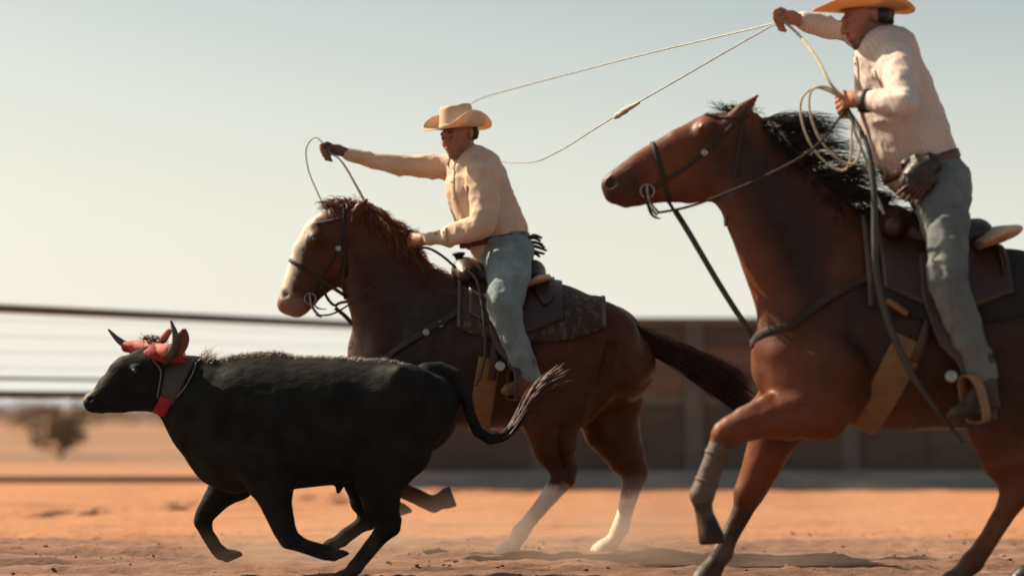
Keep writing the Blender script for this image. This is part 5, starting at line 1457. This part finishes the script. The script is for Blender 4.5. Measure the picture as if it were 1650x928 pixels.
coil = empty('rope_coils', tuple(grip2n), 'pale rope coils held in the striped rider\'s near hand', 'rope', 'coiled rope')
for k, (dx, dy, yo) in enumerate(((0, 0, 0), (-14, 10, .03))):
    tube('coil', [grip2n, P(1335 + dx, 142, R2 - .2 + yo), P(1308 + dx, 146 + dy, R2 - .19 + yo), P(1305 + dx, 180 + dy, R2 - .19 + yo), P(1322 + dx, 226 + dy, R2 - .2 + yo), P(1352 + dx, 258 + dy, R2 - .22 + yo), P(1378 + dx, 262 + dy, R2 - .24 + yo), P(1386 + dx, 222 + dy, R2 - .25 + yo)], .0052, m_rope, coil, 8, True)
# dangling grey rope end along the saddle, slack reins
slack = empty('slack_rope', tuple(P(1410, 340, R2 - .3)), 'grey rope end hanging from the hand past the near saddle to the belly', 'rope')
tube('rope', [grip2n + np.array([0, -.02, -.02]), P(1396, 230, R2 - .30), P(1408, 300, R2 - .34), P(1410, 380, R2 - .36), P(1412, 440, R2 - .37), P(1432, 520, R2 - .38), P(1468, 600, R2 - .38), P(1510, 660, R2 - .37), P(1552, 712, R2 - .34)], [.010, .011, .014, .016, .016, .016, .015, .012, .007], m_rein, slack, 10)
tube('strand', [grip2n + np.array([.01, 0, -.03]), P(1380, 220, R2 - .24), P(1396, 260, R2 - .25), P(1410, 310, R2 - .26), P(1424, 345, R2 - .24)], .007, m_ropeg, slack, 8)
free_strap('keeper', [P(1428, 484, R2 - .37), P(1445, 494, R2 - .36), P(1462, 506, R2 - .34)], .026, m_saddle_t, slack)
# rope slung along the dark bay's saddle
sl1 = empty('saddle_rope', tuple(P(770, 470, Y1 - .35)), 'dark rope strap hanging down in front of the tan rider\'s leg', 'rope')
tube('rope', [P(748, 432, Y1 - .16), P(768, 452, Y1 - .28), P(778, 500, Y1 - .35), P(782, 560, Y1 - .36), P(776, 598, Y1 - .35), P(766, 622, Y1 - .34)], .008, m_rein, sl1, 8)

# ================================================================== dust kicked up by the hooves
def dust(name, label, cx, cy, rx, ry, h, dens, seed):
    """a low billow: closed mound of thin airborne soil"""
    V, n, mm = [], 40, 14
    G = []
    for i in range(mm):
        t = i / (mm - 1) * math.pi
        G.append([np.array([cx + rx * math.sin(t) * math.cos(a) * (1 + .18 * math.sin(3 * a + seed)), cy + ry * math.sin(t) * math.sin(a), .02 + h * .5 - h * .5 * math.cos(t)]) for a in np.linspace(0, 2 * math.pi, n + 1)[:-1]])
    m = bpy.data.materials.new('airborne_dust'); m.use_nodes = True
    N, L = m.node_tree.nodes, m.node_tree.links
    N.remove(N['Principled BSDF'])
    pv = N.new('ShaderNodeVolumePrincipled'); pv.inputs['Color'].default_value = (0.86, 0.62, 0.46, 1); pv.inputs['Anisotropy'].default_value = 0.25
    tc = N.new('ShaderNodeTexCoord'); nz = N.new('ShaderNodeTexNoise'); nz.inputs['Scale'].default_value = 2.2; nz.inputs['Detail'].default_value = 4
    mp = N.new('ShaderNodeMapping'); mp.inputs['Scale'].default_value = (.6, 1, 1.4); mp.inputs['Location'].default_value = (seed, 0, 0)
    L.new(tc.outputs['Object'], mp.inputs[0]); L.new(mp.outputs[0], nz.inputs[0])
    r1 = N.new('ShaderNodeMapRange'); r1.inputs['From Min'].default_value = .42; r1.inputs['From Max'].default_value = .72; r1.inputs['To Max'].default_value = dens
    L.new(nz.outputs['Fac'], r1.inputs['Value'])
    # thins out towards the edge of the billow
    sp = N.new('ShaderNodeVectorMath'); sp.operation = 'SUBTRACT'; sp.inputs[1].default_value = (0, 0, h * .12)
    sc_ = N.new('ShaderNodeVectorMath'); sc_.operation = 'MULTIPLY'; sc_.inputs[1].default_value = (1 / rx, 1 / ry, 1 / h)
    ln_ = N.new('ShaderNodeVectorMath'); ln_.operation = 'LENGTH'
    L.new(tc.outputs['Object'], sp.inputs[0]); L.new(sp.outputs[0], sc_.inputs[0]); L.new(sc_.outputs[0], ln_.inputs[0])
    r2 = N.new('ShaderNodeMapRange'); r2.inputs['From Min'].default_value = .85; r2.inputs['From Max'].default_value = .1
    L.new(ln_.outputs['Value'], r2.inputs['Value'])
    mu = N.new('ShaderNodeMath'); mu.operation = 'MULTIPLY'; L.new(r1.outputs[0], mu.inputs[0]); L.new(r2.outputs[0], mu.inputs[1])
    L.new(mu.outputs[0], pv.inputs['Density']); L.new(pv.outputs[0], N['Material Output'].inputs['Volume'])
    V, Fc = grid_geo(np.array(G), True)
    o = mk(name, V - np.array([cx, cy, 0]), Fc, m); o.location = (cx, cy, 0)
    return tag(o, label, 'dust', kind='stuff')
dust('dust', 'thin tan dust drifting low round the hind hooves of the two horses', P(1150, 0, -.9)[0], -.9, 2.6, 1.5, .50, 1.3, 1.7)
dust('dust', 'thin tan dust drifting low round the steer\'s hooves', P(560, 0, -1.2)[0], -1.2, 1.4, .9, .34, 1.3, 4.1)
